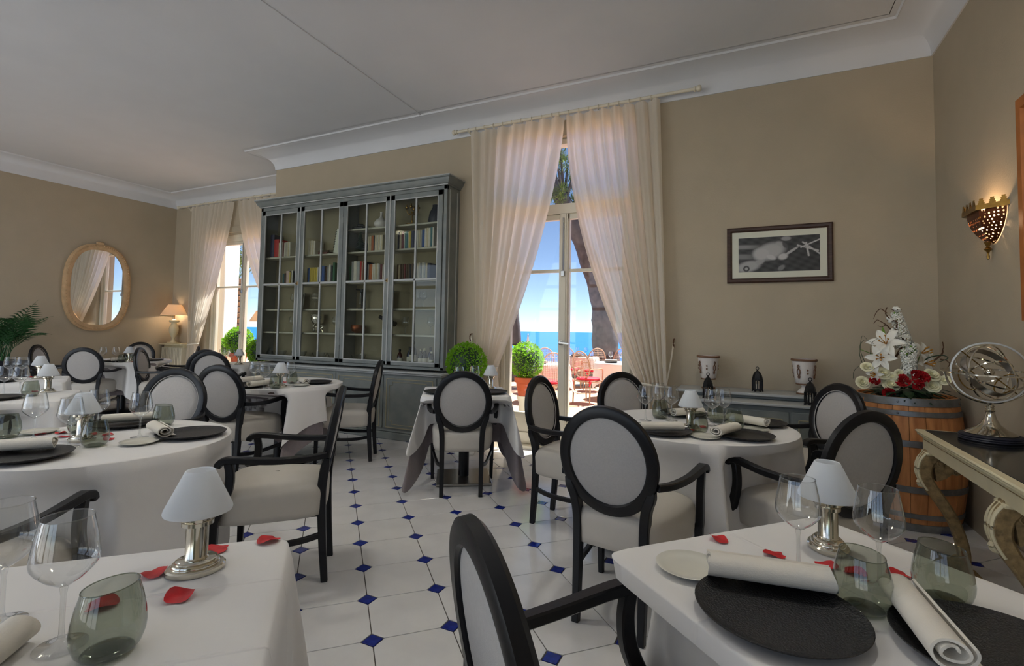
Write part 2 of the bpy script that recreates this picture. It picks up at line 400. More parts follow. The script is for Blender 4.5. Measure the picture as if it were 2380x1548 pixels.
for c in range(-45, 45):
    for r in range(-45, 45):
        for kind, o_ in ((0, .5), (1, 0)):
            x, y = tilepos(c+o_, r+o_)
            if not (XL-.1 < x < XR+.1 and YB-.1 < y < YR+.1): continue
            if x > XC+.15 and y > YW+.1 and not (W1[0]-.2 < x < W1[1]+.2 and y < YW+.3): continue
            v = Vector((x, y, 0))-EYE; D = v.dot(FW); sc = 1e9
            if D > .3:
                px, py = CX+FPX*v.dot(RT)/D, CY+FPX*v.dot(DN)/D
                if -150 < px < 2530 and py < 1750: sc = D
            lists[kind].append((sc, x, y))
for kind, nm, me_, gg, mt in ((0, 'octagon_tile', mo, go, 'tile_white'), (1, 'inset_tile', md, gd, 'tile_blue')):
    L = sorted(lists[kind]); rest = G()
    for k, (sc, x, y) in enumerate(L):
        if k < 300:
            o = bpy.data.objects.new(nm, me_); col.objects.link(o); o.parent = floor; o.location = (x, y, 0); o.rotation_euler = (0, 0, pi/4)
        else: rest.add(gg.v, gg.f, Tm(x, y, 0, rz=pi/4))
    tag(obj(nm+'_field', rest, mt, floor, 0), kind='stuff')

# windows
def casement(n, W, y, tops, lowp, zleaf):
    x0, x1, z0, z1 = W; xm = (x0+x1)/2
    w = bpy.data.objects.new('window_%d' % n, None); col.objects.link(w); w['kind'] = 'structure'; w.location = (xm, y, 0)
    def B(g, a, b, c, d, e=None, f=None, bev=.004):
        return span(g, a-xm, b-xm, (-.03 if e is None else e), (.03 if f is None else f), c, d, bev)
    g = G(); B(g, x0, x0+.05, z0, z1, -.06, .06); B(g, x1-.05, x1, z0, z1, -.06, .06); B(g, x0, x1, z1-.06, z1, -.06, .06)
    if zleaf < z1-.1: B(g, x0, x1, zleaf, zleaf+.11, -.05, .06)
    B(g, x0, x1, z0, z0+.035, -.12, .16)
    obj('frame', g, 'joinery', w)
    if zleaf < z1-.1:
        g = G(); B(g, x0+.05, x1-.05, zleaf+.11, z1-.06, -.004, .004, 0); obj('pane', g, 'pane_glass', w)
    for s in (-1, 1):
        a, b = (x0+.05, xm-.004) if s < 0 else (xm+.004, x1-.05)
        g = G(); B(g, a, a+.055, z0+.04, zleaf); B(g, b-.055, b, z0+.04, zleaf); B(g, a, b, zleaf-.06, zleaf); B(g, a, b, z0+.04, z0+.16); B(g, a, b, lowp-.06, lowp+.01)
        for zz in tops: B(g, a, b, zz-.017, zz+.017, -.02, .02)
        lf = obj('leaf', g, 'joinery', w)
        g = G(); B(g, a+.05, b-.05, z0+.15, lowp-.05, -.012, .012); obj('panel', g, 'joinery', lf)
        zs = [lowp] + list(tops) + [zleaf-.05]
        for k in range(len(zs)-1):
            g = G(); B(g, a+.05, b-.05, zs[k], zs[k+1], -.003, .003, 0); obj('pane', g, 'pane_glass', lf)
    g = G(); B(g, xm-.045, xm+.045, z0+.04, zleaf, -.052, -.03); B(g, xm-.03, xm+.03, z0+.04, zleaf, -.06, -.05); obj('astragal', g, 'joinery', w)
    g = G(); g.tube([(0, -.07, 1.9), (0, -.07, zleaf-.05)], .008); B(g, xm-.02, xm+.02, 1.88, 1.94, -.085, -.06); obj('bolt_rod', g, 'steel', w)
    g = G(); g.lathe([(0, 0), (.028, 0), (.03, .008), (.012, .014), (.012, .05), (0, .05)], 16, mx=Tm(-.012, -.06, 1.165, rx=pi/2)); g.bar([(-.012, -.105, 1.165), (.09, -.11, 1.155)], (.016, .02)); obj('handle', g, 'steel', w)
    return w
casement(1, W1, 5.16, [1.947], .37, 2.57)
casement(2, W2, 6.10, [2.0], .37, 2.84)
g = G(); span(g, W2[0]-.12, W2[1]+.12, YR-.025, YR+.02, 2.98, 3.10, .01); struct('trim_3', g, 'wall_paint')
g = G(); span(g, W1[0], W1[1], YW+.02, YW+.3, -.05, .004); struct('trim_4', g, 'tile_white')
g = G(); span(g, W2[0], W2[1], YR+.02, YR+.3, -.05, .004); struct('trim_5', g, 'tile_white')
for k, (x0, x1, y0, y1) in enumerate([(W1[1], .7, YW-.018, YW), (XR-.018, XR, -3, 4.1), (XL, XL+.018, YB, YR)]):
    g = G(); span(g, x0, x1, y0, y1, 0, .12, .006); struct('baseboard_%s' % ('window', 'right', 'left')[k], g, 'joinery')

# ------------------------------------------------------------------ outside: terrace, sea, trees
g = G(); span(g, -24, 14, 5.36, 14.2, -.35, -.10); deck = struct('terrace_deck', g, 'deck_wood')
gp = G(); gp.box((0, 0, 0), (12, .136, .03), 0, .004); mp_ = mesh('deck_plank', gp, 'deck_wood')
for k in range(62):
    o = bpy.data.objects.new('plank', mp_); col.objects.link(o); o.parent = deck; o.location = (-4 + .15*((k*7) % 3), 5.45+.141*k, -.085)
g = G(); span(g, -24, 14, -40, YB-.35, -.4, -.1); struct('bounce_ground', g, 'stone')  # unseen ground added behind the room to bounce sunlight onto the ceiling
g = G(); g.add([(-9000, 15, -14), (9000, 15, -14), (9000, 16000, -14), (-9000, 16000, -14)], [(0, 1, 2, 3)]); o = struct('sea', g, 'sea_water', 0)

# ------------------------------------------------------------------ armchairs
def make_chair():
    t = thing('oval_back_armchair', 'x', 'chair')
    OY = -.25                                                     # rear feet sit .25 behind the origin
    tilt = atan2(.08, .48); A, B = .2265, .243; ZM = .728
    def back(x, zz, n=0):                                         # point on the leaning back: zz along the plane, n out of it (front +)
        return Vector((x, OY-.01 - zz*sin(tilt) + n*cos(tilt), ZM + zz*cos(tilt) + n*sin(tilt)))
    g = G(); N = 56; w, d = .050, .038
    ring = []
    sec = [(-w/2+.006, -d/2), (w/2-.008, -d/2), (w/2, -d/2+.006), (w/2, d/2-.01), (w/2-.012, d/2), (-w/2+.01, d/2), (-w/2, d/2-.006), (-w/2, -d/2+.006)]
    vs = []; fs = []
    for i in range(N):
        a = 2*pi*i/N; nx, nz = cos(a)/A, sin(a)/B; l = sqrt(nx*nx+nz*nz); nx /= l; nz /= l
        cx, cz = (A-w/2)*cos(a), (B-w/2)*sin(a)
        for p, q in sec: vs.append(back(cx+nx*p, cz+nz*p, q))
    m = len(sec)
    fs = [(i*m+k, i*m+(k+1) % m, ((i+1) % N)*m+(k+1) % m, ((i+1) % N)*m+k) for i in range(N) for k in range(m)]
    g.add(vs, fs); obj('back_frame', g, 'black_wood', t)
    a0, b0 = A-w+.002, B-w+.002
    def dome(u, v):
        a = 2*pi*u
        if v < .5: r = v*2; n = .006+.016*(1-r**3)
        else: r = (1-v)*2; n = -.008-.010*(1-r**3)
        return back(a0*r*cos(a), b0*r*sin(a), n)
    g = G(); g.grid(dome, 40, 17, True); pn = obj('back_panel', g, 'linen', t, 70)
    g = G(); g.tube([back(a0*.985*cos(2*pi*i/40), b0*.985*sin(2*pi*i/40), .010) for i in range(40)], .0032, 6, True, up=(0, 1, 0)); obj('piping', g, 'linen', pn)
    # seat cushion
    def outl(k, n=44):                                            # rounded trapezoid, k shrinks it
        pts = []
        for i in range(n):
            a = 2*pi*i/n; c, s_ = cos(a), sin(a); e = .42
            x = (abs(c)**e)*(1 if c > 0 else -1); y = (abs(s_)**e)*(1 if s_ > 0 else -1)
            yy = y*.252; hw = lerp(.215, .272, (y+1)/2)
            pts.append((x*hw*k, yy*k + .012*(1-x*x)*max(0, y)))
        return pts
    g = G(); lev = [(.93, .338), (.975, .343), (.985, .37), (.99, .41), (1.0, .445), (.99, .468), (.95, .488), (.86, .503), (.7, .514), (.45, .521), (.2, .524), (.02, .525)]
    rows = [[(x, y+.008, z) for x, y in outl(k)] for k, z in lev]; n = 44
    g.add([p for r in rows for p in r], [(i*n+j, i*n+(j+1) % n, (i+1)*n+(j+1) % n, (i+1)*n+j) for i in range(len(rows)-1) for j in range(n)] + [tuple(range(n))])
    obj('seat', g, 'seat_cloth', t, 75)
    for s in (-1, 1):
        g = G(); pts = spline([(s*.150, OY, 0), (s*.151, OY+.012, .15), (s*.153, OY+.022, .32), (s*.155, OY+.026, .45), (s*.166, OY+.018, .54), (s*.186, OY+.009, .595), (s*.196, OY+.003, .63)], 4)
        g.bar(pts, lambda i, n_=len(pts): (lerp(.031, .040, min(1, i/(n_*.5)))*(1-.35*sm(.78, 1, i/n_)), lerp(.032, .044, min(1, i/(n_*.5)))*(1-.4*sm(.72, 1, i/n_))), .2, up=(0, 1, 0)); obj('leg', g, 'black_wood', t)
        g = G(); pts = spline([(s*.252, -OY-.012, 0), (s*.254, -OY-.014, .18), (s*.256, -OY-.016, .37)], 4)
        g.bar(pts, lambda i, n_=len(pts): (lerp(.026, .04, i/n_), lerp(.026, .04, i/n_)), .2, up=(0, 1, 0)); obj('leg', g, 'black_wood', t)
        g = G(); pts = spline([(s*.214, OY+.004, .648), (s*.245, OY+.10, .640), (s*.272, OY+.24, .642), (s*.284, OY+.37, .655), (s*.286, OY+.432, .658), (s*.286, OY+.462, .648), (s*.286, OY+.470, .63)], 4)
        g.bar(pts, lambda i, n_=len(pts): (lerp(.030, .046, min(1, i/(n_*.8))), .030), .3); ar = obj('arm', g, 'black_wood', t)
        g = G(); pts = spline([(s*.283, OY+.428, .650), (s*.282, OY+.418, .59), (s*.278, OY+.424, .52), (s*.270, OY+.456, .44), (s*.262, OY+.482, .38), (s*.257, OY+.486, .35)], 4)
        g.bar(pts, lambda i, n_=len(pts): (.034, lerp(.034, .046, i/n_)), .25, up=(0, 1, 0)); obj('arm_support', g, 'black_wood', ar)
        g = G(); pts = spline([(s*.152, OY+.016, .235), (s*.190, OY+.13, .222), (s*.215, OY+.27, .222), (s*.253, -OY-.014, .24)], 4)
        g.bar(pts, (.02, .028), .3); obj('stretcher', g, 'black_wood', t)
    return t
CH = {}                                                           # name -> (rear x, rear y, theta deg)
CHAIRS = [
 ('C1', -.374, .768, -45.0, 'oval-back armchair pushed up to the square table by the console, back turned'),
 ('C2', -.556, 2.170, -9.5, 'oval-back armchair at the round table by the barrel, back to the square table'),
 ('C3', -1.306, 3.300, 264, 'oval-back armchair at the round table, standing beside the french window curtain'),
 ('C4', -.905, 3.998, 225, 'oval-back armchair between the round table and the right-hand tied curtain'),
 ('C5', .512, 3.965, 125.5, 'oval-back armchair with pale front lit by the window, beside the barrel and sideboard'),
 ('C6', .430, 2.655, 42.4, 'oval-back armchair standing in front of the oak barrel, its back to the console'),
 ('C7', -2.011, 3.369, 30.3, 'oval-back armchair pushed under the small square table with grey undercloth'),
 ('C8', -3.395, 3.97, 122, 'oval-back armchair seen side-on in front of the bookcase base'),
 ('C9', -2.05, 2.06, 130.2, 'oval-back armchair seen side-on at the large round table, on open floor'),
 ('C10', -2.165, .495, 37, 'oval-back armchair between the creased square table and the large round table'),
 ('C11', -3.753, 2.230, 210.4, 'oval-back armchair behind the large round table, facing it'),
 ('C12', -3.92, 2.715, 15.1, 'oval-back armchair with its back to the room at the round table before the bookcase'),
 ('C13', -6.53, 4.285, 49.6, 'oval-back armchair behind another one near the left french window'),
 ('C14', -6.05, 4.035, 42.2, 'oval-back armchair turned towards the left french window, in front of another one'),
 ('C15', -7.965, 3.575, 46.5, 'oval-back armchair with its back to the room at the round table below the mirror'),
 ('C16', -9.259, 3.627, 312.4, 'oval-back armchair beside the potted palm'),
 ('C17', -9.85, 5.25, 240, 'oval-back armchair against the wall under the mirror, beside the radiator'),
 ('C18', -7.57, 4.08, 311.2, 'oval-back armchair with its pale front lit, beside the round table below the mirror'),
 ('C19', -7.751, 4.906, 150.5, 'oval-back armchair at the round table, beside the left tied curtain'),
 ('C20', -4.35, 1.14, 48, 'oval-back armchair at the square table behind the large round table'),
]
chair = Stamp(make_chair())
for n, x, y, th, lab in CHAIRS:
    a = R(th); CH[n] = (x, y, a)
    chair((x-sin(a)*.25, y+cos(a)*.25, 0), a, lab.replace('oval-back', 'black oval-back', 1), 'black oval-back armchairs')

# ------------------------------------------------------------------ tables and cloths
ZTOP = .75
def push(p, ctr):
    """a hanging cloth gives way where a seat stands against it"""
    x, y, z = p; k = sm(ZTOP-.03, ZTOP-.11, z)
    if k <= 0: return p
    for nm_, (cx_, cy_, a) in CH.items():
        dx, dy = x-cx_, y-cy_
        if dx*dx+dy*dy > 1: continue
        lx, ly = dx*cos(a)+dy*sin(a), -dx*sin(a)+dy*cos(a)
        if ly < -.15: continue
        w = 1-sm(.31, .45, abs(lx)); need = min(.515-ly, {'C12': .4, 'C7': .3, 'C15': .25}.get(nm_, .16))
        if need > 0 and w > 0:
            x += -sin(a)*need*w*k; y += cos(a)*need*w*k
    return (x, y, z)
def cloth(name, ctr, shape, size, rot, drop, corner, amp, seed, ztop, mat, label, cat, group=None, flare=.03, nfold=9, crot=None, drop_min=None, pushing=True):
    rr = random.Random(seed); N = 200; ph = [rr.uniform(0, 6.28) for _ in range(6)]
    crot = rot if crot is None else crot
    def edge(i):
        a = 2*pi*i/N
        if shape == 'round': return (size*cos(a), size*sin(a)), (cos(a), sin(a)), a
        e = .11; c, s_ = cos(a), sin(a)                                  # squircle edge, sharp corners
        x = abs(c)**e*(1 if c >= 0 else -1); y = abs(s_)**e*(1 if s_ >= 0 else -1)
        k = max(abs(x), abs(y)); nx, ny = (abs(c)**3*(1 if c >= 0 else -1), abs(s_)**3*(1 if s_ >= 0 else -1)); l = sqrt(nx*nx+ny*ny)
        return (size*x, size*y), (nx/l, ny/l), a
    rows = []; K = 14
    top = [(.0001, 0), (.35, 0), (.7, 0), (.93, 0), (.985, -.0005), (1.0, -.004)]
    g = G(); pts = []
    for i in range(N):
        (ex, ey), (nx, ny), a = edge(i); colm = []
        for k, dz in top: colm.append((ex*k, ey*k, dz))
        ca = a + rot - crot
        cw = abs(sin(2*ca))**4 if shape != 'round' else max(0, 1/max(abs(cos(ca)), abs(sin(ca))) - 1)/.4142
        L = drop + corner*cw
        f = sum(rr_ for rr_ in [cos(nfold*a+ph[0]), .6*cos((nfold+4)*a+ph[1]), .35*cos((2*nfold-3)*a+ph[2])])/1.95
        for j in range(1, K+1):
            s_ = j/K; fl = .008 + flare*s_ + amp*(s_**.9)*f + (.5*corner*cw*s_ if shape != 'round' else .10*cw*s_)
            colm.append((ex+nx*fl, ey+ny*fl, -.010-L*s_))
        pts.append(colm)
    m = len(pts[0]); vs = []; c_, s_ = cos(rot), sin(rot)
    for colm in pts:
        for (x, y, z) in colm:
            p = (ctr[0]+x*c_-y*s_, ctr[1]+x*s_+y*c_, ztop+z)
            p = push(p, ctr) if pushing else p
            vs.append((p[0]-ctr[0], p[1]-ctr[1], max(p[2], .012)))
    fs = [(i*m+k, ((i+1) % N)*m+k, ((i+1) % N)*m+k+1, i*m+k+1) for i in range(N) for k in range(m-1)]
    g.add(vs, fs); o = obj(name, g, mat, None, 60, loc=(ctr[0], ctr[1], 0)); return tag(o, label, cat, group)
def table(name, label, ctr, shape, size, rot, style='column', ztop=ZTOP):
    t = thing(name, label, 'table', (ctr[0], ctr[1], 0), rot, 'dining tables under cloths')
    z = ztop-.006
    g = G()
    if shape == 'round': g.lathe([(0, z-.03), (size-.012, z-.03), (size-.006, z-.022), (size-.006, z-.004), (size-.01, z), (0, z)], 48)
    else: g.box((0, 0, z-.015), (2*size-.012, 2*size-.012, .03), 0, .004)
    obj('tabletop', g, 'frame_wood', t)
    g = G(); g.lathe([(0, .03), (.045, .03), (.045, z-.05), (.10, z-.03), (0, z-.03)], 20); obj('pedestal', g, 'black_wood', t)
    g = G()
    if style == 'steel': g.box((0, 0, .012), (.46, .46, .022), 0, .006)
    else: g.lathe([(0, .0), (.27, .0), (.28, .008), (.26, .018), (.06, .035), (0, .035)], 36)
    obj('base', g, 'steel' if style == 'steel' else 'black_wood', t)
TB = dict(
 T1=(onz(1404, 1281, ZTOP) + Vector((cos(R(47))+sin(R(47)), sin(R(47))-cos(R(47)), 0))*.365, 'sq', .365, R(47), 'the square table beside the console'),
 T2=(onz(678, 1243, ZTOP) + Vector((0, -1.4142, 0))*.455, 'sq', .455, R(45), 'the square table with the creased cloth'),
 T3=((-2.69, 1.305), 'round', .51, .4, 'the large round table'),
 T4=((-.31, 3.17), 'round', .56, .2, 'the round table by the barrel'),
 T5=((-2.24, 3.79), 'sq', .36, R(32.7), 'the small square table with grey undercloth'),
 T6=((-4.05, 3.40), 'round', .56, .9, 'the round table before the bookcase'),
 T7=((-8.36, 4.25), 'round', .58, .5, 'the round table below the mirror'),
 T8=((-4.75, 1.68), 'sq', .36, R(-33.4), 'the square table behind the large round table'),
 T9=((-6.07, 2.20), 'sq', .37, R(-25.5), 'the square table near the palm'),
 T10=((-6.66, 4.76), 'round', .38, .3, 'the table near the left french window'),
)
CL = dict(  # drop, corner, fold amplitude, folds, flare, corner rotation
 T1=(.46, .20, .012, 5, .015, None), T2=(.44, .20, .012, 5, .02, None), T3=(.56, .14, .034, 11, .015, .2), T4=(.54, .18, .034, 11, .02, 1.1),
 T5=(.25, .20, .015, 7, .03, None), T6=(.30, .30, .028, 10, .03, -.06), T7=(.34, .24, .022, 10, .03, .55), T8=(.40, .16, .012, 6, .02, None), T9=(.36, .16, .012, 6, .02, None), T10=(.40, .12, .02, 9, .03, .3))
for n, (c, shp, size, rot, desc) in TB.items():
    c = (c[0], c[1]); TB[n] = (c, shp, size, rot, desc)
    dr, cr, am, nf, fl, crot = CL[n]
    kind = 'round' if shp == 'round' else 'square'
    table(kind+'_dining_table', 'steel-footed square dining table hidden under white and grey cloths' if n == 'T5' else '%s dining table under a white cloth: %s' % (kind, desc), c, shp, size-.012, rot, 'steel' if n == 'T5' else 'column', ZTOP-.004)
    cloth('tablecloth', c, shp, size, rot, dr, cr, am, sum(map(ord, n)), ZTOP, {'T1': 'cloth_creased_a', 'T2': 'cloth_creased_b'}.get(n, 'tablecloth'), 'white cloth draped over '+desc, 'tablecloth', 'white tablecloths', fl, nf, crot)
    if n in ('T5', 'T7', 'T6'):
        cloth('undercloth', c, shp, size-.006, rot, dr+(.16 if n == 'T5' else .12), cr+(.10 if n == 'T5' else .05), am*(.5 if n == 'T5' else 1), sum(map(ord, n))+(0 if n == 'T5' else 5), ZTOP-.003, 'undercloth', 'long grey undercloth hanging below the white cloth of '+desc, 'tablecloth', 'grey undercloths', fl*.5, nf+(0 if n == 'T5' else 1), (crot or rot)+({'T5': .0, 'T6': .1}.get(n, .35)))

# ------------------------------------------------------------------ tableware
def make_wine_glass():
    t = thing('wine_glass', 'x', 'wine glass')
    g = G(); g.lathe([(.0362, .0), (.0362, .0012), (.030, .0028), (.014, .0055), (.0062, .011), (.0040, .020), (.0036, .05), (.0038, .082), (.0060, .096), (.001, .097)], 28); obj('stem', g, 'clear_glass', t, 60)
    g = G(); g.lathe([(.0008, .0965), (.012, .1000), (.028, .112), (.040, .125), (.0455, .134), (.0468, .142), (.0452, .157), (.0415, .18), (.0370, .2025), (.0355, .2105)], 32); b = obj('bowl', g, 'clear_glass', t, 70)
    g = G(); g.tube([(.0355*cos(2*pi*k/32), .0355*sin(2*pi*k/32), .2105) for k in range(32)], .0009, 6, True); obj('rim', g, 'clear_glass', b)
    return t
def make_tumbler():
    t = thing('smoked_tumbler', 'x', 'tumbler')
    tl = lambda x, y, z: x*.11*max(0, (z-.03)/.085)
    g = G(); g.lathe([(.0008, .002), (.026, .001), (.037, .004), (.0455, .014), (.0505, .030), (.0515, .044), (.0495, .062), (.0455, .082), (.0405, .100), (.0385, .108)], 32, tilt=tl); b = obj('bowl', g, 'smoke_glass', t, 70)
    g = G(); g.tube([(.0385*cos(a), .0385*sin(a), .108+tl(.0385*cos(a), 0, .108)) for a in [2*pi*k/32 for k in range(32)]], .0010, 6, True); obj('rim', g, 'smoke_glass', b)
    g = G(); g.lathe([(.0008, .0105), (.024, .010), (.033, .0075), (.036, .0045), (.026, .0018), (.0008, .0026)], 28); obj('thick_base', g, 'smoke_glass', b, 70)
    return t
def make_lamp():
    t = thing('table_lamp', 'x', 'lamp')
    g = G(); g.lathe([(0, 0), (.055, 0), (.057, .004), (.057, .010), (.054, .013), (.047, .0135), (.047, .0185), (.045, .021), (.040, .0215), (.040, .026), (.037, .028), (0, .028)], 40, 1.0, .80); obj('base', g, 'silver', t)
    g = G(); g.lathe([(.0235, .026), (.024, .03), (.022, .033), (.022, .098), (.024, .100), (.024, .106)], 32); obj('column', g, 'silver', t)
    g = G(); g.lathe([(.02, .097), (.031, .099), (.031, .107), (.027, .109), (.037, .113), (.037, .120), (0, .120)], 32, 1, .9)
    for k in range(3): g.box((.036*cos(2.1*k+.5), .036*sin(2.1*k+.5), .120), (.014, .014, .016), 2.1*k+.5, .002)
    obj('collar', g, 'silver', t)
    g = G(); g.lathe([(.0630, .1265), (.0660, .1275), (.0668, .131), (.0655, .136), (.0290, .2135), (.0275, .2155), (.0262, .2135), (.063, .136), (.0630, .1265)], 40); obj('lamp_shade', g, 'frosted', t, 50)
    g = G(); g.lathe([(0, .119), (.020, .119), (.022, .134), (.019, .160), (0, .162)], 20); obj('candle_cup', g, 'napkin_dark', t)
    return t
def make_charger():
    g = G(); g.lathe([(0, .004), (.07, .0035), (.07, 0), (.10, 0), (.125, .006), (.150, .0155), (.1545, .019), (.1555, .0205), (.154, .0215), (.149, .0185), (.125, .0105), (.09, .0078), (0, .0072)], 56)
    g.v = [(x*.955, y*.955, z) for x, y, z in g.v]
    return tag(obj('charger_plate', g, 'black_plate', None, 60), 'x', 'plate')
def make_side_plate():
    g = G(); g.lathe([(0, .003), (.035, .0025), (.036, 0), (.045, 0), (.06, .005), (.073, .0115), (.0745, .0128), (.0735, .0135), (.058, .0072), (.04, .0055), (0, .0052)], 44)
    return tag(obj('side_plate', g, 'china', None, 60), 'x', 'plate')
def make_napkin():
    t = thing('rolled_napkin', 'x', 'napkin'); L = .232
    path = []; n = 74
    for i in range(n):
        a = i/(n-1)*2*pi*2.1; r = .0065+.0205*(i/(n-1))**.9
        path.append((1.28*r*cos(a), .027+.93*r*sin(a)-.004*(i/n)))
    tail = path[-1]; th = .0046
    def ribbon(g, dx0, dx1):
        P = path; vs = []; fs = []
        for k, (y, z) in enumerate(P):
            a, b = P[max(0, k-1)], P[min(n-1, k+1)]; ty, tz = b[0]-a[0], b[1]-a[1]; l = sqrt(ty*ty+tz*tz)+1e-9; ny, nz = -tz/l*th/2, ty/l*th/2
            j = .0035*sin(k*.31)
            for x, s in ((dx0+j, 1), (dx1-j, 1), (dx1-j, -1), (dx0+j, -1)): vs.append((x, y+ny*s, z+nz*s))
        for k in range(n-1):
            for q in range(4): fs.append((k*4+q, k*4+(q+1) % 4, (k+1)*4+(q+1) % 4, (k+1)*4+q))
        fs += [(0, 1, 2, 3), tuple((n-1)*4+q for q in range(4))]
        g.add(vs, fs)
    g = G(); ribbon(g, -L/2, L/2); obj('roll', g, 'napkin', t, 60)
    g = G(); g.grid(lambda u, v: (lerp(-.05, L/2-.01, u), lerp(tail[0]*.6, tail[0]+.02, v), lerp(.004, .0012, v)+.0006*sin(u*20)), 14, 5); obj('loose_edge', g, 'napkin', t, 60)
    return t
def make_petal(seed):
    r = random.Random(seed); k1, k2, k3 = r.uniform(.45, 1.0), r.uniform(-.5, .5), r.uniform(0, 6)
    def fn(u, v):
        a = 2*pi*u; rad = v*(.021+.005*sin(a*1+k3))*(1-.35*max(0, cos(a))**6)
        x, y = rad*cos(a)*1.25, rad*sin(a)
        return (x, y, .0022+k1*18*y*y*.8 + 9*k2*x*y + .0035*sin(x*130+k3)*(v**2) + 5*x*x*.6 + .0012)
    g = G(); g.grid(fn, 22, 7, True); g2 = G(); zmin = min(p[2] for p in g.v); g2.add([(x, y, z-zmin+.0008) for x, y, z in g.v], g.f)
    return tag(obj('rose_petal', g2, 'petal', None, 80), 'x', 'petal')
wine, tumb, lampS, charg, sidep, napk = [Stamp(f()) for f in (make_wine_glass, make_tumbler, make_lamp, make_charger, make_side_plate, make_napkin)]
petals = [Stamp(make_petal(k)) for k in range(5)]
def face(pt, c): return atan2(c[1]-pt[1], c[0]-pt[0])
ITEMS = []
NM = {'w': ('clear long-stemmed wine glass on %s', 'wine glasses on %s', .040), 't': ('smoked grey glass tumbler with slanted rim on %s', 'tumblers on %s', .043),
      'l': ('small silver lamp with frosted glass shade on %s', 'silver lamps on %s', .066), 'c': ('round black textured charger plate on %s', 'charger plates on %s', .149),
      's': ('small white side plate on %s', 'side plates on %s', .076), 'n': ('rolled cream linen napkin on %s', 'napkins on %s', .034), 'p': ('loose red rose petal on %s', 'rose petals on %s', .0)}
def inside(T, x, y, r):
    (c, shp, size, rot, desc) = TB[T]; dx, dy = x-c[0], y-c[1]
    if shp == 'round':
        l = sqrt(dx*dx+dy*dy); m = size-.012-r
        if l > m: dx, dy = dx*m/l, dy*m/l
    else:
        u, v = dx*cos(rot)+dy*sin(rot), -dx*sin(rot)+dy*cos(rot); m = size-.006-r; u = max(-m, min(m, u)); v = max(-m, min(m, v)); dx, dy = u*cos(rot)-v*sin(rot), u*sin(rot)+v*cos(rot)
    return c[0]+dx, c[1]+dy
def put(kind, T, px, py, rz=None, note='', s=None):
    p = onz(px, py, ZTOP); r = NM[kind][2] or .02
    ITEMS.append(dict(k=kind, T=T, x=p.x, y=p.y, r=r, rz=rnd.uniform(0, 6.28) if rz is None else rz, note=note, s=s))
def roll(T, x0, y0, x1, y1, z=ZTOP+.0215, note=''):
    a, b = onz(x0, y0, z), onz(x1, y1, z); m = (a+b)/2; k = b-a
    ITEMS.append(dict(k='n', T=T, x=m.x, y=m.y, r=.034, rz=atan2(k.y, k.x), z=z, note=note, s=None))
def set_tables():
    """nudge pieces that would touch, keep them on their table, then place them"""
    mob = dict(w=1, t=1, l=.08, c=.2, s=.8, n=.0)
    for T in TB:
        L = [i for i in ITEMS if i['T'] == T and i['k'] != 'p']
        for i in L: i['x'], i['y'] = inside(T, i['x'], i['y'], i['r'] if i['k'] != 'n' else .10)
        for i in L: i['o'] = (i['x'], i['y'])
        for it in range(140):
            for a in range(len(L)):
                for b in range(a+1, len(L)):
                    A, B = L[a], L[b]; ks = A['k']+B['k']
                    if 'n' in ks:
                        if ks in ('nc', 'cn', 'nn') or (A.get('z', 9) < ZTOP+.02 and 's' in ks) or (B.get('z', 9) < ZTOP+.02 and 's' in ks): continue
                        N_, O_ = (A, B) if A['k'] == 'n' else (B, A); ax, ay = cos(N_['rz']), sin(N_['rz']); q = max(-.115, min(.115, (O_['x']-N_['x'])*ax+(O_['y']-N_['y'])*ay))
                        dx, dy = O_['x']-N_['x']-q*ax, O_['y']-N_['y']-q*ay; l = sqrt(dx*dx+dy*dy)+1e-9; need = O_['r']+.034-l
                        if O_['k'] == 's': need -= .06
                        if need > 0: O_['x'] += dx/l*need*.6; O_['y'] += dy/l*need*.6
                        continue
                    dx, dy = B['x']-A['x'], B['y']-A['y']; l = sqrt(dx*dx+dy*dy)+1e-9; need = A['r']+B['r']-(.012 if ks in ('cs', 'sc') else 0)-l
                    if ks in ('wt', 'tw', 'ww'): need += .008
                    if need > 0:
                        ma, mb = mob[A['k']], mob[B['k']]; f = need*.6/(ma+mb)
                        A['x'] -= dx/l*f*ma; A['y'] -= dy/l*f*ma; B['x'] += dx/l*f*mb; B['y'] += dy/l*f*mb
            for i in L:
                if i['k'] != 'n': i['x'], i['y'] = inside(T, i['x'], i['y'], i['r'])
    ST = dict(w=wine, t=tumb, l=lampS, c=charg, s=sidep, n=napk)
    for i in ITEMS:
        k = i['k']; desc = TB[i['T']][4]; x, y = (i['x'], i['y']) if k != 'p' else inside(i['T'], i['x'], i['y'], .02); st = ST.get(k) or petals[rnd.randrange(5)]
        st((x, y, i.get('z', ZTOP+.0008)), i['rz'], i['note'] or NM[k][0] % desc, NM[k][1] % desc, (i['s'],)*3 if i['s'] else None)
# T1
C_T = ', square table beside the console'
put('c', 'T1', 1796, 1447, note='black charger plate crossed by a napkin'+C_T.replace('square ', '')); put('c', 'T1', 2306, 1532, note='black charger plate under the napkin whose coiled end shows'+C_T)
put('s', 'T1', 1612, 1330, note='white side plate partly under the straight napkin roll'+C_T)
roll('T1', 1668, 1336, 1912, 1372, note='straight napkin roll touching the white side plate'+C_T); roll('T1', 2096, 1402, 2196, 1532, note='napkin roll with its coiled end showing'+C_T)
put('w', 'T1', 1856, 1333, note='wine glass standing behind the napkin roll, next to the lamp'+C_T); put('w', 'T1', 2064, 1390, note='wine glass standing between the two smoked tumblers'+C_T); put('l', 'T1', 1925, 1276, R(100))
put('t', 'T1', 2002, 1428, R(150), note='smoked tumbler with a red petal behind it'+C_T); put('t', 'T1', 2196, 1402, R(140), note='smoked tumbler standing closest to the console table'+C_T)
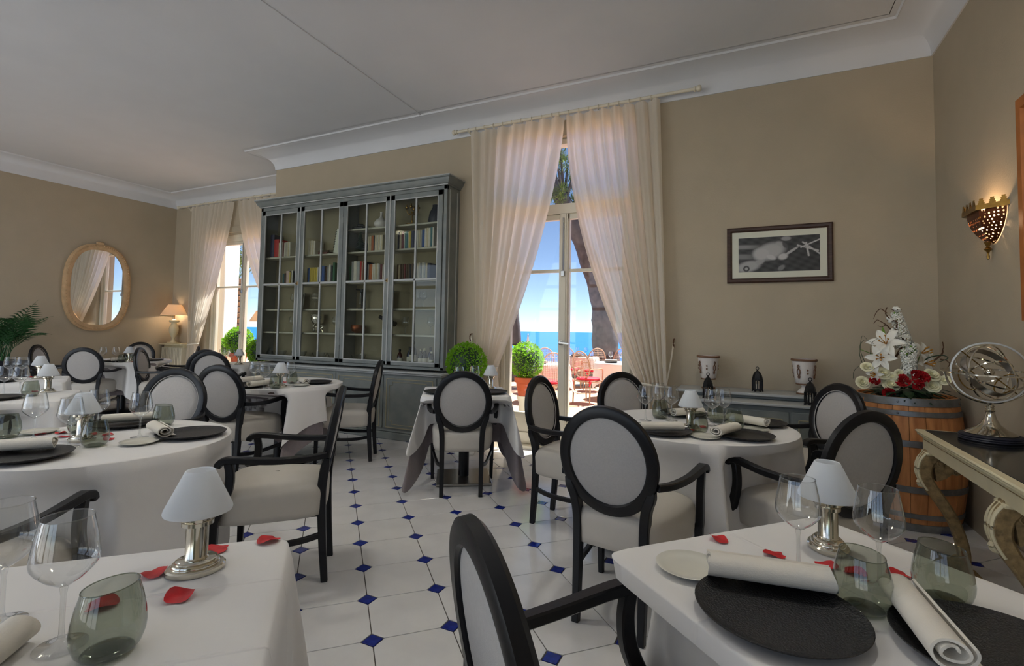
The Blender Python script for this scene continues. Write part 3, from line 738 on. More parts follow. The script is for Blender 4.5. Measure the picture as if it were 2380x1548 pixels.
for (x, y), nt in zip(((1675, 1256), (1806, 1292), (1912, 1317), (2083, 1336), (1988, 1335)), ('near the corner by the armchair', 'behind the straight napkin roll', 'between lamp and napkin end', 'between two glasses', 'seen through the smoked tumbler')): put('p', 'T1', x, y, note='red rose petal '+nt+C_T)
# T2
C_T = ', square table with creased cloth'
put('l', 'T2', 455, 1326, R(60)); put('w', 'T2', 72, 1512, note='wine glass nearer the smoked tumbler'+C_T); put('w', 'T2', 2, 1450, note='wine glass further from the smoked tumbler'+C_T); put('t', 'T2', 240, 1518, R(35))
for (x, y), nt in zip(((353, 1338), (425, 1390), (510, 1279), (622, 1251), (238, 1412)), ('between lamp and wine glass', 'between lamp and smoked tumbler', 'behind the lamp foot', 'alone at the table corner', 'seen through the smoked tumbler')): put('p', 'T2', x, y, s=1.15, note='red rose petal '+nt+C_T)
roll('T2', -140, 1640, -60, 1575, ZTOP+.002)
# T3
LT = ', large round table'
put('c', 'T3', 35, 1072, note='black charger plate under the widest napkin roll'+LT); put('c', 'T3', 444, 1014, note='bare black charger plate beside the coiled napkin'+LT); put('c', 'T3', 288, 986, note='black charger plate set before the armchair facing the table'+LT); put('s', 'T3', 342, 1029); put('s', 'T3', 48, 1006)
roll('T3', -60, 1052, 136, 1040, note='napkin roll lying full length across a charger'+LT); roll('T3', 352, 996, 388, 1018, ZTOP+.012, note='napkin roll with coiled end, resting on side plate and charger'+LT); roll('T3', 250, 983, 352, 976, note='napkin roll on the charger before the armchair facing the table'+LT)
put('l', 'T3', 190, 1025, R(20)); put('t', 'T3', 205, 1038, R(10), note='smoked tumbler closest to the lamp foot'+LT); put('t', 'T3', 375, 990, R(200), note='smoked tumbler behind the coiled napkin'+LT); put('t', 'T3', 28, 1016, R(-30), note='smoked tumbler beside the full-length napkin roll'+LT); put('t', 'T3', 226, 1000, R(70), note='smoked tumbler between the lamp and the facing armchair'+LT)
for (x, y), nt in zip(((78, 1022), (172, 1040), (331, 1016), (232, 1004)), ('behind the full-length napkin roll', 'right next to the lamp shade', 'beside the coiled napkin', 'between the lamp and the facing armchair')): put('w', 'T3', x, y, note='clear wine glass '+nt+LT)
for x, y in ((92, 1011), (140, 1008), (154, 1016), (212, 1012), (250, 1013), (256, 1022)): put('p', 'T3', x, y)
# T4
LT = ', round table by the barrel'
put('c', 'T4', 1538, 1014, note='black charger plate behind the big grey chair back'+LT); put('c', 'T4', 1733, 1020, note='black charger plate under the coiled napkin'+LT); put('c', 'T4', 1772, 988, note='black charger plate facing the pale lit armchair'+LT); put('c', 'T4', 1592, 966, note='black charger plate on the window side of the lamp'+LT); put('s', 'T4', 1635, 1014); put('s', 'T4', 1752, 1000); put('s', 'T4', 1634, 971)
roll('T4', 1506, 1000, 1566, 1000, note='napkin roll behind the big grey chair back'+LT); roll('T4', 1662, 1014, 1712, 1000, note='napkin roll with its coiled end showing'+LT); roll('T4', 1705, 978, 1772, 990, note='napkin roll facing the pale lit armchair'+LT); roll('T4', 1568, 966, 1628, 962, note='napkin roll on the window side of the lamp'+LT)
put('l', 'T4', 1605, 998, R(10)); put('t', 'T4', 1538, 970, 1, note='smoked tumbler on the window side of the lamp'+LT); put('t', 'T4', 1587, 1010, 2, note='smoked tumbler with petals seen through it'+LT); put('t', 'T4', 1676, 982, 3, note='smoked tumbler between lamp and sideboard'+LT); put('t', 'T4', 1712, 1001, 4, note='smoked tumbler touching the coiled napkin'+LT)
for (x, y), nt in zip(((1500, 978), (1550, 968), (1561, 978), (1659, 990), (1679, 988)), ('nearest the curtain-side armchair', 'beside the tumbler on the window side', 'between the lamp and the window-side tumbler', 'between the lamp and the coiled napkin', 'between two tumblers facing the sideboard')): put('w', 'T4', x, y, note='clear wine glass '+nt+LT)
for x, y in ((1580, 988), (1588, 998), (1607, 1003), (1636, 994)): put('p', 'T4', x, y)
# T5
put('l', 'T5', 1140, 905, 1); put('c', 'T5', 1012, 914); put('c', 'T5', 1150, 914); put('w', 'T5', 1066, 909); put('w', 'T5', 1102, 905); put('t', 'T5', 1092, 912, 1)
# T6
put('l', 'T6', 620, 901, 1); put('c', 'T6', 733, 891); put('c', 'T6', 570, 906); put('c', 'T6', 576, 888); put('s', 'T6', 697, 897)
roll('T6', 693, 886, 715, 893, ZTOP+.012); roll('T6', 570, 903, 595, 900); roll('T6', 572, 887, 592, 885)
for x, y in ((676, 896), (606, 902), (587, 897)): put('w', 'T6', x, y)
put('t', 'T6', 610, 902, 1); put('t', 'T6', 695, 891, 2)
for x, y in ((634, 891), (662, 889), (677, 889)): put('p', 'T6', x, y)
# T7
put('l', 'T7', 297, 843, 1); put('c', 'T7', 266, 847); put('c', 'T7', 382, 839); put('c', 'T7', 322, 835); roll('T7', 256, 846, 284, 845); roll('T7', 355, 839, 368, 838); roll('T7', 316, 835, 332, 834)
for x, y in ((251, 842), (302, 843), (293, 846)): put('w', 'T7', x, y)
put('t', 'T7', 302, 845, 1); put('t', 'T7', 281, 841, 2)
for x, y in ((314, 842), (317, 844)): put('p', 'T7', x, y)
# T8, T9, T10
put('l', 'T8', 110, 912, 2); put('c', 'T8', -8, 928); put('t', 'T8', 50, 922, 1)
for x, y in ((47, 921), (8, 918)): put('w', 'T8', x, y)
for x, y in ((83, 911), (127, 906)): put('p', 'T8', x, y)
put('l', 'T9', 92, 880, 1); put('w', 'T9', 21, 884); put('w', 'T9', 43, 883); put('p', 'T9', 70, 878); put('p', 'T9', 78, 877); put('c', 'T9', -10, 888)
put('l', 'T10', 557, 848, 1); put('w', 'T10', 512, 849); put('w', 'T10', 538, 850); put('w', 'T10', 524, 847)
set_tables()

# ------------------------------------------------------------------ bookcase and what stands in it
BX0, BX1, BYU, BYB = -6.17, -3.095, 4.745, 4.69
bc = thing('bookcase', 'tall grey painted bookcase with four glazed doors between the two french windows', 'bookcase', (0, 0, 0))
def bpart(name, fn, mat, parent=bc, smooth=38):
    g = G(); fn(g); return obj(name, g, mat, parent, smooth)
ZU0, ZU1 = .82, 2.93
def carc(g):
    span(g, BX0, BX0+.03, BYU+.025, YW, ZU0, ZU1, .002); span(g, BX1-.03, BX1, BYU+.025, YW, ZU0, ZU1, .002); span(g, BX0, BX1, BYU+.02, YW, ZU1-.03, ZU1)
    span(g, BX0+.755*2+.01, BX0+.755*2+.035, BYU+.03, YW-.02, ZU0, ZU1-.03)
    span(g, BX0, BX0+.045, BYU, BYU+.03, ZU0, ZU1, .003); span(g, BX1-.045, BX1, BYU, BYU+.03, ZU0, ZU1, .003); span(g, BX0, BX1, BYU, BYU+.03, ZU1-.045, ZU1, .003)
    span(g, BX0, BX1, BYU, YW, ZU0-.0, ZU0+.03)
bpart('upper_carcass', carc, 'grey_paint')
bpart('back_board', lambda g: span(g, BX0+.03, BX1-.03, YW-.018, YW-.004, ZU0, ZU1-.03), 'case_inside')
bpart('side_moulding', lambda g: [span(g, BX1, BX1+.008, BYU+.05+a, BYU+.062+a, ZU0+.04, ZU1-.04) for a in (0, .16)] , 'grey_edge')
def crown(g):
    pr = [(0, 0), (.012, .0), (.014, .016), (.024, .02), (.05, .062), (.052, .078), (.066, .084), (.068, .108), (0, .108)]
    x0, x1, y = BX0, BX1, BYU
    rows = [[(x0-d, YW, ZU1+z), (x0-d, y-d, ZU1+z), (x1+d, y-d, ZU1+z), (x1+d, YW, ZU1+z)] for d, z in pr]
    g.add([p for r in rows for p in r], [(i*4+j, i*4+j+1, (i+1)*4+j+1, (i+1)*4+j) for i in range(len(rows)-1) for j in range(3)])
bpart('crown_moulding', crown, 'grey_paint', smooth=30)
bpart('crown_edge', lambda g: [span(g, BX0-.068, BX1+.068, BYU-.070, BYU-.066, ZU1+.096, ZU1+.108), span(g, BX1+.066, BX1+.070, BYU-.07, YW, ZU1+.096, ZU1+.108), span(g, BX0-.014, BX1+.014, BYU-.017, BYU-.012, ZU1+.002, ZU1+.014)], 'grey_edge')
# base cabinet
bpart('base_body', lambda g: span(g, BX0-.01, BX1+.01, BYB+.012, YW, .09, .765, .004), 'grey_paint')
bpart('plinth', lambda g: [span(g, BX0-.02, BX1+.02, BYB-.006, YW, 0, .085, .006), span(g, BX0-.014, BX1+.014, BYB+.0, YW, .085, .11, .008)], 'grey_paint')
bpart('ledge', lambda g: [span(g, BX0-.035, BX1+.035, BYB-.028, YW, .768, .795, .008), span(g, BX0-.02, BX1+.02, BYB-.012, YW, .75, .77, .006)], 'grey_edge')
DW = (BX1-BX0-.09)/4
for k in range(4):
    x0 = BX0+.045+DW*k; x1 = x0+DW-.006
    d = bpart('base_door', lambda g: span(g, x0+.004, x1, BYB, BYB+.02, .125, .735, .004), 'grey_paint')
    def mould(g):                                                                # raised panel line with clipped corners
        a, b, c, e, q = x0+.09, x1-.085, .175, .665, .045
        P = [(a+q, c), (b-q, c), (b-q, c+q*.8), (b, c+q), (b, e-q), (b-q, e-q*.8), (b-q, e), (a+q, e), (a+q, e-q*.8), (a, e-q), (a, c+q), (a+q, c+q*.8)]
        g.tube([(x, BYB-.001, z) for x, z in P], .004, 6, True, up=(0, 1, 0))
    bpart('panel_line', mould, 'grey_gold', d)
    bpart('panel_frame', lambda g: [span(g, x0+.05, x1-.045, BYB-.005, BYB, z-.005, z+.005) for z in (.14, .7)] + [span(g, x-.005, x+.005, BYB-.005, BYB, .14, .7) for x in (x0+.05, x1-.045)], 'grey_gold', d)
    # glazed door
    s0, s1, zr, zb = .062, .062, 2.82-.0, .90
    dr = bpart('glazed_door', lambda g: [span(g, x0, x0+s0, BYU-.012, BYU+.014, ZU0+.035, ZU1-.05, .003), span(g, x1-s1, x1, BYU-.012, BYU+.014, ZU0+.035, ZU1-.05, .003), span(g, x0, x1, BYU-.012, BYU+.014, zr, ZU1-.05, .003), span(g, x0, x1, BYU-.012, BYU+.014, ZU0+.035, zb, .003)], 'grey_paint')
    xm = (x0+x1)/2
    bpart('glazing_bar', lambda g: span(g, xm-.013, xm+.013, BYU-.010, BYU+.012, zb, zr, .004), 'grey_edge', dr)
    bpart('glazing_bar', lambda g: span(g, x0+s0, x1-s1, BYU-.010, BYU+.012, 1.845, 1.873, .004), 'grey_edge', dr)
    bpart('bead', lambda g: [span(g, x0+s0-.006, x0+s0+.006, BYU-.015, BYU+.0, zb, zr), span(g, x1-s1-.006, x1-s1+.006, BYU-.015, BYU, zb, zr), span(g, x0+s0, x1-s1, BYU-.015, BYU, zr-.006, zr+.006), span(g, x0+s0, x1-s1, BYU-.015, BYU, zb-.006, zb+.006)], 'grey_edge', dr)
    for a, b in ((x0+s0, xm-.013), (xm+.013, x1-s1)):
        for c, e in ((zb, 1.845), (1.873, zr)):
            bpart('pane', lambda g: span(g, a, b, BYU+.000, BYU+.003, c, e), 'case_glass', dr)
    if k in (0, 2):
        bpart('meeting_strip', lambda g: g.tube([(x1+.003, BYU-.015, ZU0+.04), (x1+.003, BYU-.015, ZU1-.05)], .009, 8), 'grey_edge', dr)
        bpart('key', lambda g: [g.box((x1-.02, BYU-.014, 1.86), (.02, .006, .045), 0, .002), g.tube([(x1-.02, BYU-.015, 1.86), (x1-.02, BYU-.05, 1.855)], .004)], 'brass', dr)
    for z in (1.1, 2.65):
        bpart('hinge', lambda g: g.tube([((x0 if k % 2 == 0 else x1), BYU-.012, z-.035), ((x0 if k % 2 == 0 else x1), BYU-.012, z+.035)], .006, 8), 'grey_paint', dr)
    for z in [1.215, 1.525, 1.86, 2.245] + ([2.535] if k > 1 else []):
        bpart('shelf', lambda g: span(g, x0+.0, x1+.0, BYU+.055, YW-.018, z-.022, z, .003), 'shelf_paint')
SH = {0: .853, 1: 1.216, 2: 1.526, 3: 1.861, 4: 2.246, 5: 2.536}
BOOKC = dict(k=(30, 30, 40), n=(26, 32, 66), r=(176, 40, 40), w=(214, 206, 190), c=(206, 190, 158), m=(104, 44, 44), y=(196, 172, 70), b=(44, 84, 150), g=(44, 96, 66), p=(198, 170, 160), o=(190, 104, 52), t=(54, 110, 116), d=(80, 60, 44), s=(160, 160, 158))
BNAME = dict(k='black', n='navy', r='red', w='white', c='cream', m='maroon', y='yellow', b='blue', g='green', p='pale pink', o='orange', t='teal', d='dark brown', s='grey')
for k, v in BOOKC.items(): pm('book_'+k, v, .6, var=.08, vscale=20)
pm('pages', (222, 212, 190), .9)
bcache = {}
def book(x, z, w, h, c, depth=.15, lean=0, label='', group=''):
    key = (round(w, 3), round(h, 3), c, depth)
    if key not in bcache:
        g = G(); hw = w/2                                   # boards wrapped round a rounded spine, open at the fore edge
        out = [(-hw, depth), (-hw, .008), (-hw*.6, .001), (0, 0), (hw*.6, .001), (hw, .008), (hw, depth), (hw-.0018, depth), (hw-.0018, .010), (-hw+.0018, .010), (-hw+.0018, depth)]
        g.prism(out, h); bcache[key] = mesh('book', g, 'book_'+c, 30)
        g = G(); g.box((0, (depth+.004)/2, h/2), (w-.004, depth-.012, h-.008)); bcache[key, 1] = mesh('pages', g, 'pages', 0)
    o = bpy.data.objects.new('book', bcache[key]); col.objects.link(o); o.location = (x, BYU+.075, z+.0005); o.rotation_euler = (0, lean, 0)
    p = bpy.data.objects.new('page_block', bcache[key, 1]); col.objects.link(p); p.parent = o
    return tag(o, label, 'book', group)
DN_ = ['first', 'second', 'third', 'fourth']; SN = {3: 'middle shelf', 4: 'upper shelf', 5: 'top shelf'}
def row(door, sh, x, spec):
    x = BX0+.045+DW*door+.03+x
    for ch in spec.split():
        c = ch[0]; w, h = [float(v)/1000 for v in ch[1:].split('x')]
        if c == '_': x += w; continue
        size = 'tall thick' if h > .24 and w > .05 else 'tall' if h > .225 else 'thick' if w > .034 else 'slim' if w < .022 else 'paperback-sized'
        lab = '%s %s book upright on the %s behind the %s glazed door' % (size, BNAME[c], SN[sh], DN_[door])
        book(x+w/2, SH[sh], w-.001, h, c, label=lab, group='books on the %s, %s door' % (SN[sh], DN_[door])); x += w
row(0, 4, .03, 'n075x320 r095x250 c022x200 k030x200 w024x205 m030x200 w026x195 w022x200 w024x198 c022x200 w026x198')
row(1, 4, .02, 'w024x195 c022x190 w026x192 c022x188 w030x185')
row(2, 4, .30, 'c024x180 c026x185 o036x190 k018x190 c030x195 w024x190 c026x192 w022x188 c026x190')
row(3, 4, .01, 'k028x205 c030x205 m038x205 w016x200 t040x205 c020x200 y030x205 n050x205 _012x1 c024x200 w022x205 c026x205 w022x208 b036x208 w028x225 c026x228 w030x225 t026x232 w024x228')
row(0, 3, .30, 't030x150 d030x155 p066x185 y026x170 d020x175 w020x190 k022x180')
row(1, 3, .015, 'k022x205 b022x210 y028x215 y030x212 y026x215 y030x214 y028x212 w022x215 b030x215 _016x1 b055x230 n022x220 d030x215 s024x220 w034x240 k034x225 g040x265')
row(2, 3, .005, 'g034x205 s036x262 w050x265 s050x262 _006x1 r028x260 c018x255 m018x250 y030x255 n020x250 _012x1 s020x215 o050x215 w026x220 w024x222 c024x220 w026x222 s024x215 m036x210 w026x205')
row(3, 3, .01, 'd028x195 c018x190 d030x200 d030x198 m026x200 d028x196 d030x200 k024x195 d030x198 _014x1 n034x200 c026x200 w024x205 s026x200 w028x205 s024x200 c026x195 n040x195')
for k, (c, w) in enumerate((('m', .16), ('d', .19))):                    # two books lying flat
    o = book(0, 0, .026, w, c, .12, label='%s book lying flat beside the spiral notebook in the bookcase' % BNAME[c], group=None); del_ = o
    o.rotation_euler = (0, pi/2, 0); o.location = (BX0+.045+DW*1+.23, BYU+.08, SH[4]+.0135+.0265*k)
def sit(door, x, sh, y=.15): return (BX0+.045+DW*door+x, BYU+y, SH[sh]+.001)
# spiral notebook leaning
t = thing('spiral_notebook', 'white spiral-bound notebook leaning on the upper bookcase shelf', 'notebook', sit(1, .56, 4, .12))
mxl = Tm(ry=R(10)); g = G(); g.box((0, 0, .16), (.2, .016, .32), 0, .003, mxl); obj('pages', g, 'mat_board', t)
for s in (-1, 1):
    g = G()
    for k in range(14): g.tube([mxl @ Vector((s*.10+.012*cos(a), .012*sin(a), .02+k*.0215)) for a in [2*pi*i/8 for i in range(8)]], .0035, 5, True)
    tag(obj('spiral_binding', g, 'lantern_iron', t), kind='stuff')
def lathe_thing(name, label, cat, prof, mat, loc, n=24, group=None, sx=1):
    g = G(); g.lathe(prof, n, sx); return tag(obj(name, g, mat, None, 60, loc=loc), label, cat, group)
lathe_thing('bottle_vase', 'white bulb-shaped vase on the top bookcase shelf', 'vase', [(0, 0), (.05, 0), (.085, .03), (.09, .06), (.07, .095), (.03, .125), (.018, .15), (.014, .19), (.02, .2), (.012, .198), (0, .16)], 'planter_white', sit(2, .47, 5))
lathe_thing('blue_vase', 'dark blue tapered vase on the top bookcase shelf', 'vase', [(0, 0), (.085, 0), (.092, .03), (.075, .12), (.04, .19), (.042, .215), (.03, .214), (0, .1)], 'dark_navy', sit(3, .54, 5))
g = G(); g.lathe([(0, 0), (.08, 0), (.085, .012), (.02, .02), (.012, .05), (.016, .06), (.01, .08), (.01, .17), (0, .17)], 20)
for k in range(4):
    a = k*pi/2+.4; g.tube(spline([(0, 0, .13), (.05*cos(a), .05*sin(a), .14), (.07*cos(a), .07*sin(a), .18), (.07*cos(a), .07*sin(a), .21)], 4), .006); g.lathe([(0, .205), (.02, .205), (.024, .22), (.010, .23), (.010, .25), (0, .25)], 10, mx=Tm(.07*cos(a), .07*sin(a), 0))
tag(obj('candelabrum', g, 'brass', None, loc=sit(3, .2, 5)), 'dark branched candelabrum on the top bookcase shelf', 'candlestick')
g = G(); g.box((0, 0, .02), (.15, .1, .035), .2, .006); g.box((.02, 0, .055), (.08, .07, .04), .5, .008); tag(obj('trinket_box', g, 'lantern_iron', None, loc=sit(2, .12, 5)), 'small dark stepped trinket box on the top bookcase shelf', 'box')
g = G()
for k in range(9): g.lathe([(.004, .03+k*.026), (.075-k*.0075, .02+k*.026), (.012, .055+k*.026)], 14)
g.lathe([(0, 0), (.02, 0), (.012, .03), (0, .03)], 10); tag(obj('ornament_tree', g, 'leaf_dark', None, loc=sit(2, .14, 4)), 'dark cone-shaped ornamental tree on the upper bookcase shelf', 'ornament')
lathe_thing('dark_goblet', 'small dark goblet beside the ornamental tree in the bookcase', 'goblet', [(0, 0), (.03, 0), (.008, .02), (.008, .06), (.04, .11), (.036, .11), (0, .07)], 'lantern_iron', sit(2, .255, 4))
t = thing('silver_trophy_cup', 'silver cup on scrolled legs behind the second glazed door', 'cup', sit(1, .19, 1))
g = G(); g.lathe([(0, .09), (.05, .1), (.082, .14), (.09, .19), (.086, .235), (.092, .24), (.08, .236), (.07, .14), (0, .11)], 28); obj('bowl', g, 'silver', t, 60)
for k in range(3):
    a = 2*pi*k/3+.5; g = G(); g.tube(spline([(.04*cos(a), .04*sin(a), .10), (.075*cos(a), .075*sin(a), .075), (.045*cos(a), .045*sin(a), .04), (.075*cos(a), .075*sin(a), .008)], 5), .011); obj('leg', g, 'silver', t)
g = G(); g.box((0, 0, .115), (.15, .012, .23), 0, .003, Tm(rx=R(-9))); g.box((0, -.005, .115), (.13, .01, .19), 0, .002, Tm(rx=R(-9))); tag(obj('teal_album', g, 'book_t', None, loc=sit(2, .6, 2)), 'large teal album standing behind the third glazed door', 'book')
t = thing('corkscrew_stand', 'black lever corkscrew on a stand behind the third glazed door', 'corkscrew', sit(2, .2, 2))
g = G(); g.lathe([(0, 0), (.05, 0), (.05, .015), (.014, .02), (.014, .2), (.03, .21), (.03, .25), (0, .25)], 16); obj('stand', g, 'lantern_iron', t)
g = G(); g.bar([(-.1, 0, .25), (.05, 0, .235)], (.02, .02)); obj('lever', g, 'lantern_iron', t)
g = G(); g.tube([(-.03, 0, .24), (-.03, 0, .06)], .006); obj('rod', g, 'steel', t)
t = thing('small_telescope', 'small black telescope on a thin tripod behind the third glazed door', 'telescope', sit(2, .6, 1))
g = G(); g.tube([(-.11, 0, .21), (.05, 0, .15)], [.022, .03], 12); g.tube([(.05, 0, .15), (.13, 0, .12)], .034, 12); obj('tube', g, 'lantern_iron', t)
for k in range(3):
    a = 2*pi*k/3; g = G(); g.tube([(0, 0, .165), (.09*cos(a), .07*sin(a), 0)], .004, 6); obj('leg', g, 'steel', t)
lathe_thing('copper_bowl', 'round copper-coloured bowl behind the third glazed door', 'bowl', [(0, 0), (.05, 0), (.1, .04), (.11, .09), (.1, .12), (.094, .12), (.1, .09), (.08, .04), (0, .012)], 'copper_old', sit(2, .16, 1, .135)).scale = (.85, .85, .85)
for door, x in ((0, .24), (0, .62), (1, .25), (1, .52), (2, .17)):
    lathe_thing('glass_bowl', 'clear cut-glass bowl on the bottom shelf behind the %s glazed door' % DN_[door], 'bowl', [(0, .004), (.035, 0), (.05, .01), (.085, .06), (.1, .10), (.094, .1), (.08, .06), (.045, .016), (0, .01)], 'clear_glass', sit(door, x, 0), 20, 'cut-glass bowls in the bookcase')
for door, x, sh in ((0, .47, 2), (1, .12, 2), (1, .58, 2), (1, .5, 1), (0, .46, 1), (3, .28, 2), (3, .38, 2), (3, .60, 2), (3, .50, 1), (3, .6, 1), (3, .13, 1)):
    o = wine(sit(door, x, sh, .16), 0, 'empty stemmed glass behind the %s glazed door' % DN_[door], 'glasses kept in the bookcase')
t = thing('photo_stand', 'small silver-framed picture behind the first glazed door', 'picture frame', sit(0, .58, 2))
g = G(); g.box((0, 0, .11), (.16, .012, .22), 0, .004, Tm(rx=R(-8))); obj('frame', g, 'steel', t); g = G(); g.box((0, -.007, .11), (.12, .004, .18), 0, 0, Tm(rx=R(-8))); obj('print', g, 'book_d', t)
BP = [(0, 0), (.034, 0), (.036, .006), (.036, .13), (.030, .155), (.014, .178), (.0125, .215), (.015, .217), (.015, .226), (0, .226)]
pm('bottle_dark', (20, 26, 22), .08); pm('bottle_red', (60, 16, 14), .1); pm('bottle_blue', (24, 34, 66), .1); pm('foil', (206, 196, 160), .4, .6); pm('paper_label', (216, 210, 190), .8)
bm_ = {}
for k, (x, mt, sc, cap, nm) in enumerate(((.09, 'bottle_red', .8, 'k', 'dark red'), (.20, 'bottle_blue', .95, 'k', 'blue-black'), (.285, 'bottle_dark', 1.25, 'k', 'tall green-black'), (.36, 'bottle_dark', .85, 'foil', 'low green-black'), (.45, 'bottle_dark', .9, 'foil', 'gold-topped'), (.50, 'bottle_blue', .95, 'k', 'slim blue'), (.55, 'bottle_dark', .75, 'paper_label', 'white-capped'), (.61, 'bottle_red', 1.1, 'foil', 'amber-topped'), (.66, 'bottle_dark', .85, 'k', 'plain green'), (.41, 'bottle_blue', .8, 'paper_label', 'short white-capped'))):
    t = thing('bottle', '%s bottle on the bottom shelf behind the fourth glazed door' % nm, 'bottle', sit(3, x, 0, .12+.05*(k % 2)), 0, 'bottles in the bookcase'); t.scale = (sc**.5, sc**.5, sc)
    g = G(); g.lathe(BP, 18); obj('body', g, mt, t, 60); g = G(); g.lathe([(.0372, .04), (.0376, .042), (.0376, .1), (.0372, .102)], 18); obj('paper_label', g, 'paper_label', t); g = G(); g.lathe([(.0155, .2), (.016, .228), (0, .23)], 12); obj('cap', g, 'lantern_iron' if cap == 'k' else cap, t)

# ------------------------------------------------------------------ curtains
def rod_set(label, x0, x1, y, z, rings, wally):
    t = thing('curtain_rod', label, 'curtain rod', ((x0+x1)/2, y, z)); xm = (x0+x1)/2
    g = G(); g.tube([(x0-xm, 0, 0), (x1-xm, 0, 0)], .016, 12); obj('pole', g, 'joinery', t)
    for s, x in ((-1, x0-xm), (1, x1-xm)):
        g = G(); g.lathe([(0, 0), (.024, 0), (.026, .01), (.018, .02), (.03, .035), (.03, .055), (.02, .066), (0, .068)], 16, mx=Tm(x, 0, 0, ry=s*pi/2)); obj('finial', g, 'joinery', t)
    for f in (.06, .86):
        x = lerp(x0, x1, f)-xm; g = G(); g.tube([(x, 0, -.02), (x, wally-y, -.045)], .012); g.lathe([(0, 0), (.032, 0), (.032, .015), (0, .016)], 14, mx=Tm(x, wally-y, -.045, rx=pi/2)); obj('bracket', g, 'joinery', t)
    me = None
    for x in rings:
        if me is None: g = G(); g.tube([(0, .025*cos(2*pi*k/16), .025*sin(2*pi*k/16)-.007) for k in range(16)], .0035, 6, True, up=(1, 0, 0)); me = mesh('ring', g, 'joinery')
        o = obj('ring', None, None, t, me=me, loc=(x-xm, 0, 0)); o.rotation_euler = (0, 0, rnd.uniform(-.3, .3))
    return t
def curtain(label, xa, xb, y, ztop, xt, zt, wt, hook, nf, pw=(1.35, 1.0), flip=False, zfloor=.02, seed=1):
    """xa = outer top edge, xb = inner top edge"""
    rr = random.Random(seed); ph = rr.uniform(0, 6); t = thing('curtain', label, 'curtain', (xt, y, 0)); sg = 1 if xb > xa else -1
    def fn(u, v):
        z = lerp(ztop-.035, zfloor, v); s = min(1, (ztop-z)/(ztop-zt)); uu = u
        xtop = lerp(xa, xb, uu); below = max(0, (zt-z)/max(.1, zt-zfloor))
        w = wt*(1+.9*below); xtie = xt + sg*(uu-.5)*w
        p = lerp(pw[1], pw[0], uu); x = lerp(xtop, xtie, s**p)
        f = sin(2*pi*nf*uu+ph + .8*sin(5*uu+ph)) + .35*sin(2*pi*nf*2.3*uu+2*ph+3*s)
        amp = lerp(.030, .048, s)*(1-.2*s) + .012*below
        dip = .02*s*(1-s)*sin(9*uu)
        return (x-xt + .008*sin(2*pi*nf*uu*1.0+1), f*amp+dip - .06*s*(1-below*.6), z)
    g = G(); g.grid(fn, 150, 44); obj('drape', g, 'curtain_cloth', t, 180, fix=False)
    g = G(); a = (wt*.62); g.tube([(a*cos(q), .075*sin(q)-.06, zt+.02*cos(q)*sg) for q in [2*pi*k/24 for k in range(24)]], .010, 8, True); obj('tie_band', g, 'rope', t)
    hx, hy, hz = hook; g = G(); g.tube(spline([(-sg*wt*.5, -.06, zt), (lerp(-sg*wt*.5, hx-xt, .5), (hy-y)*.4-.03, lerp(zt, hz, .45)), (hx-xt, hy-y-.03, hz)], 6), .008); obj('tie_rope', g, 'rope', t)
    g = G(); g.tube(spline([(hx-xt, hy-y, hz+.03), (hx-xt, hy-y-.04, hz+.02), (hx-xt, hy-y-.05, hz-.02), (hx-xt, hy-y-.035, hz-.05)], 4), .007); obj('hook', g, 'twig', t)
    return t
yc = YW-.11; zr_ = 3.60
rod_set('white curtain rod with rings over the tall french window', ony(1063, 315, yc).x, ony(1613, 215, yc).x, yc, zr_, [lerp(-2.93, -1.90, (k/9)**1.05) for k in range(10)] + [lerp(-1.82, -.86, (k/9)) for k in range(10)], YW)
curtain('cream curtain tied back beside the bookcase at the tall french window', ony(1090, 330, yc).x, ony(1309, 280, yc).x, yc, zr_, -2.60, .86, .20, (ony(1097, 780, YW).x, YW, 1.21), 7, (1.55, 1.2), seed=3)
curtain('cream curtain tied back beside the grey sideboard at the tall french window', ony(1532, 245, yc).x, ony(1316, 277, yc).x, yc, zr_, ony(1518, 890, yc).x, .80, .26, (ony(1567, 795, YW).x, YW, 1.20), 7, (1.85, 1.0), seed=5)
yc2 = YR-.10
rod_set('white curtain rod over the left french window', ony(418, 484, yc2).x, -6.4, yc2, 3.56, [lerp(-9.45, -8.45, k/8) for k in range(9)] + [lerp(-8.25, -6.6, k/8) for k in range(9)], YR)
curtain('cream curtain tied back above the radiator at the left french window', ony(446, 488, yc2).x, ony(541, 472, yc2).x, yc2, 3.56, ony(456, 800, yc2).x, .93, .20, (ony(444, 775, YR).x, YR, 1.15), 9, (1.3, 1.0), seed=7)
curtain('cream curtain at the left french window, partly behind the bookcase', -6.55, ony(556, 462, yc2).x, yc2, 3.56, -6.75, 1.0, .26, (-6.35, YR, 1.2), 9, (1.6, 1.0), seed=9)

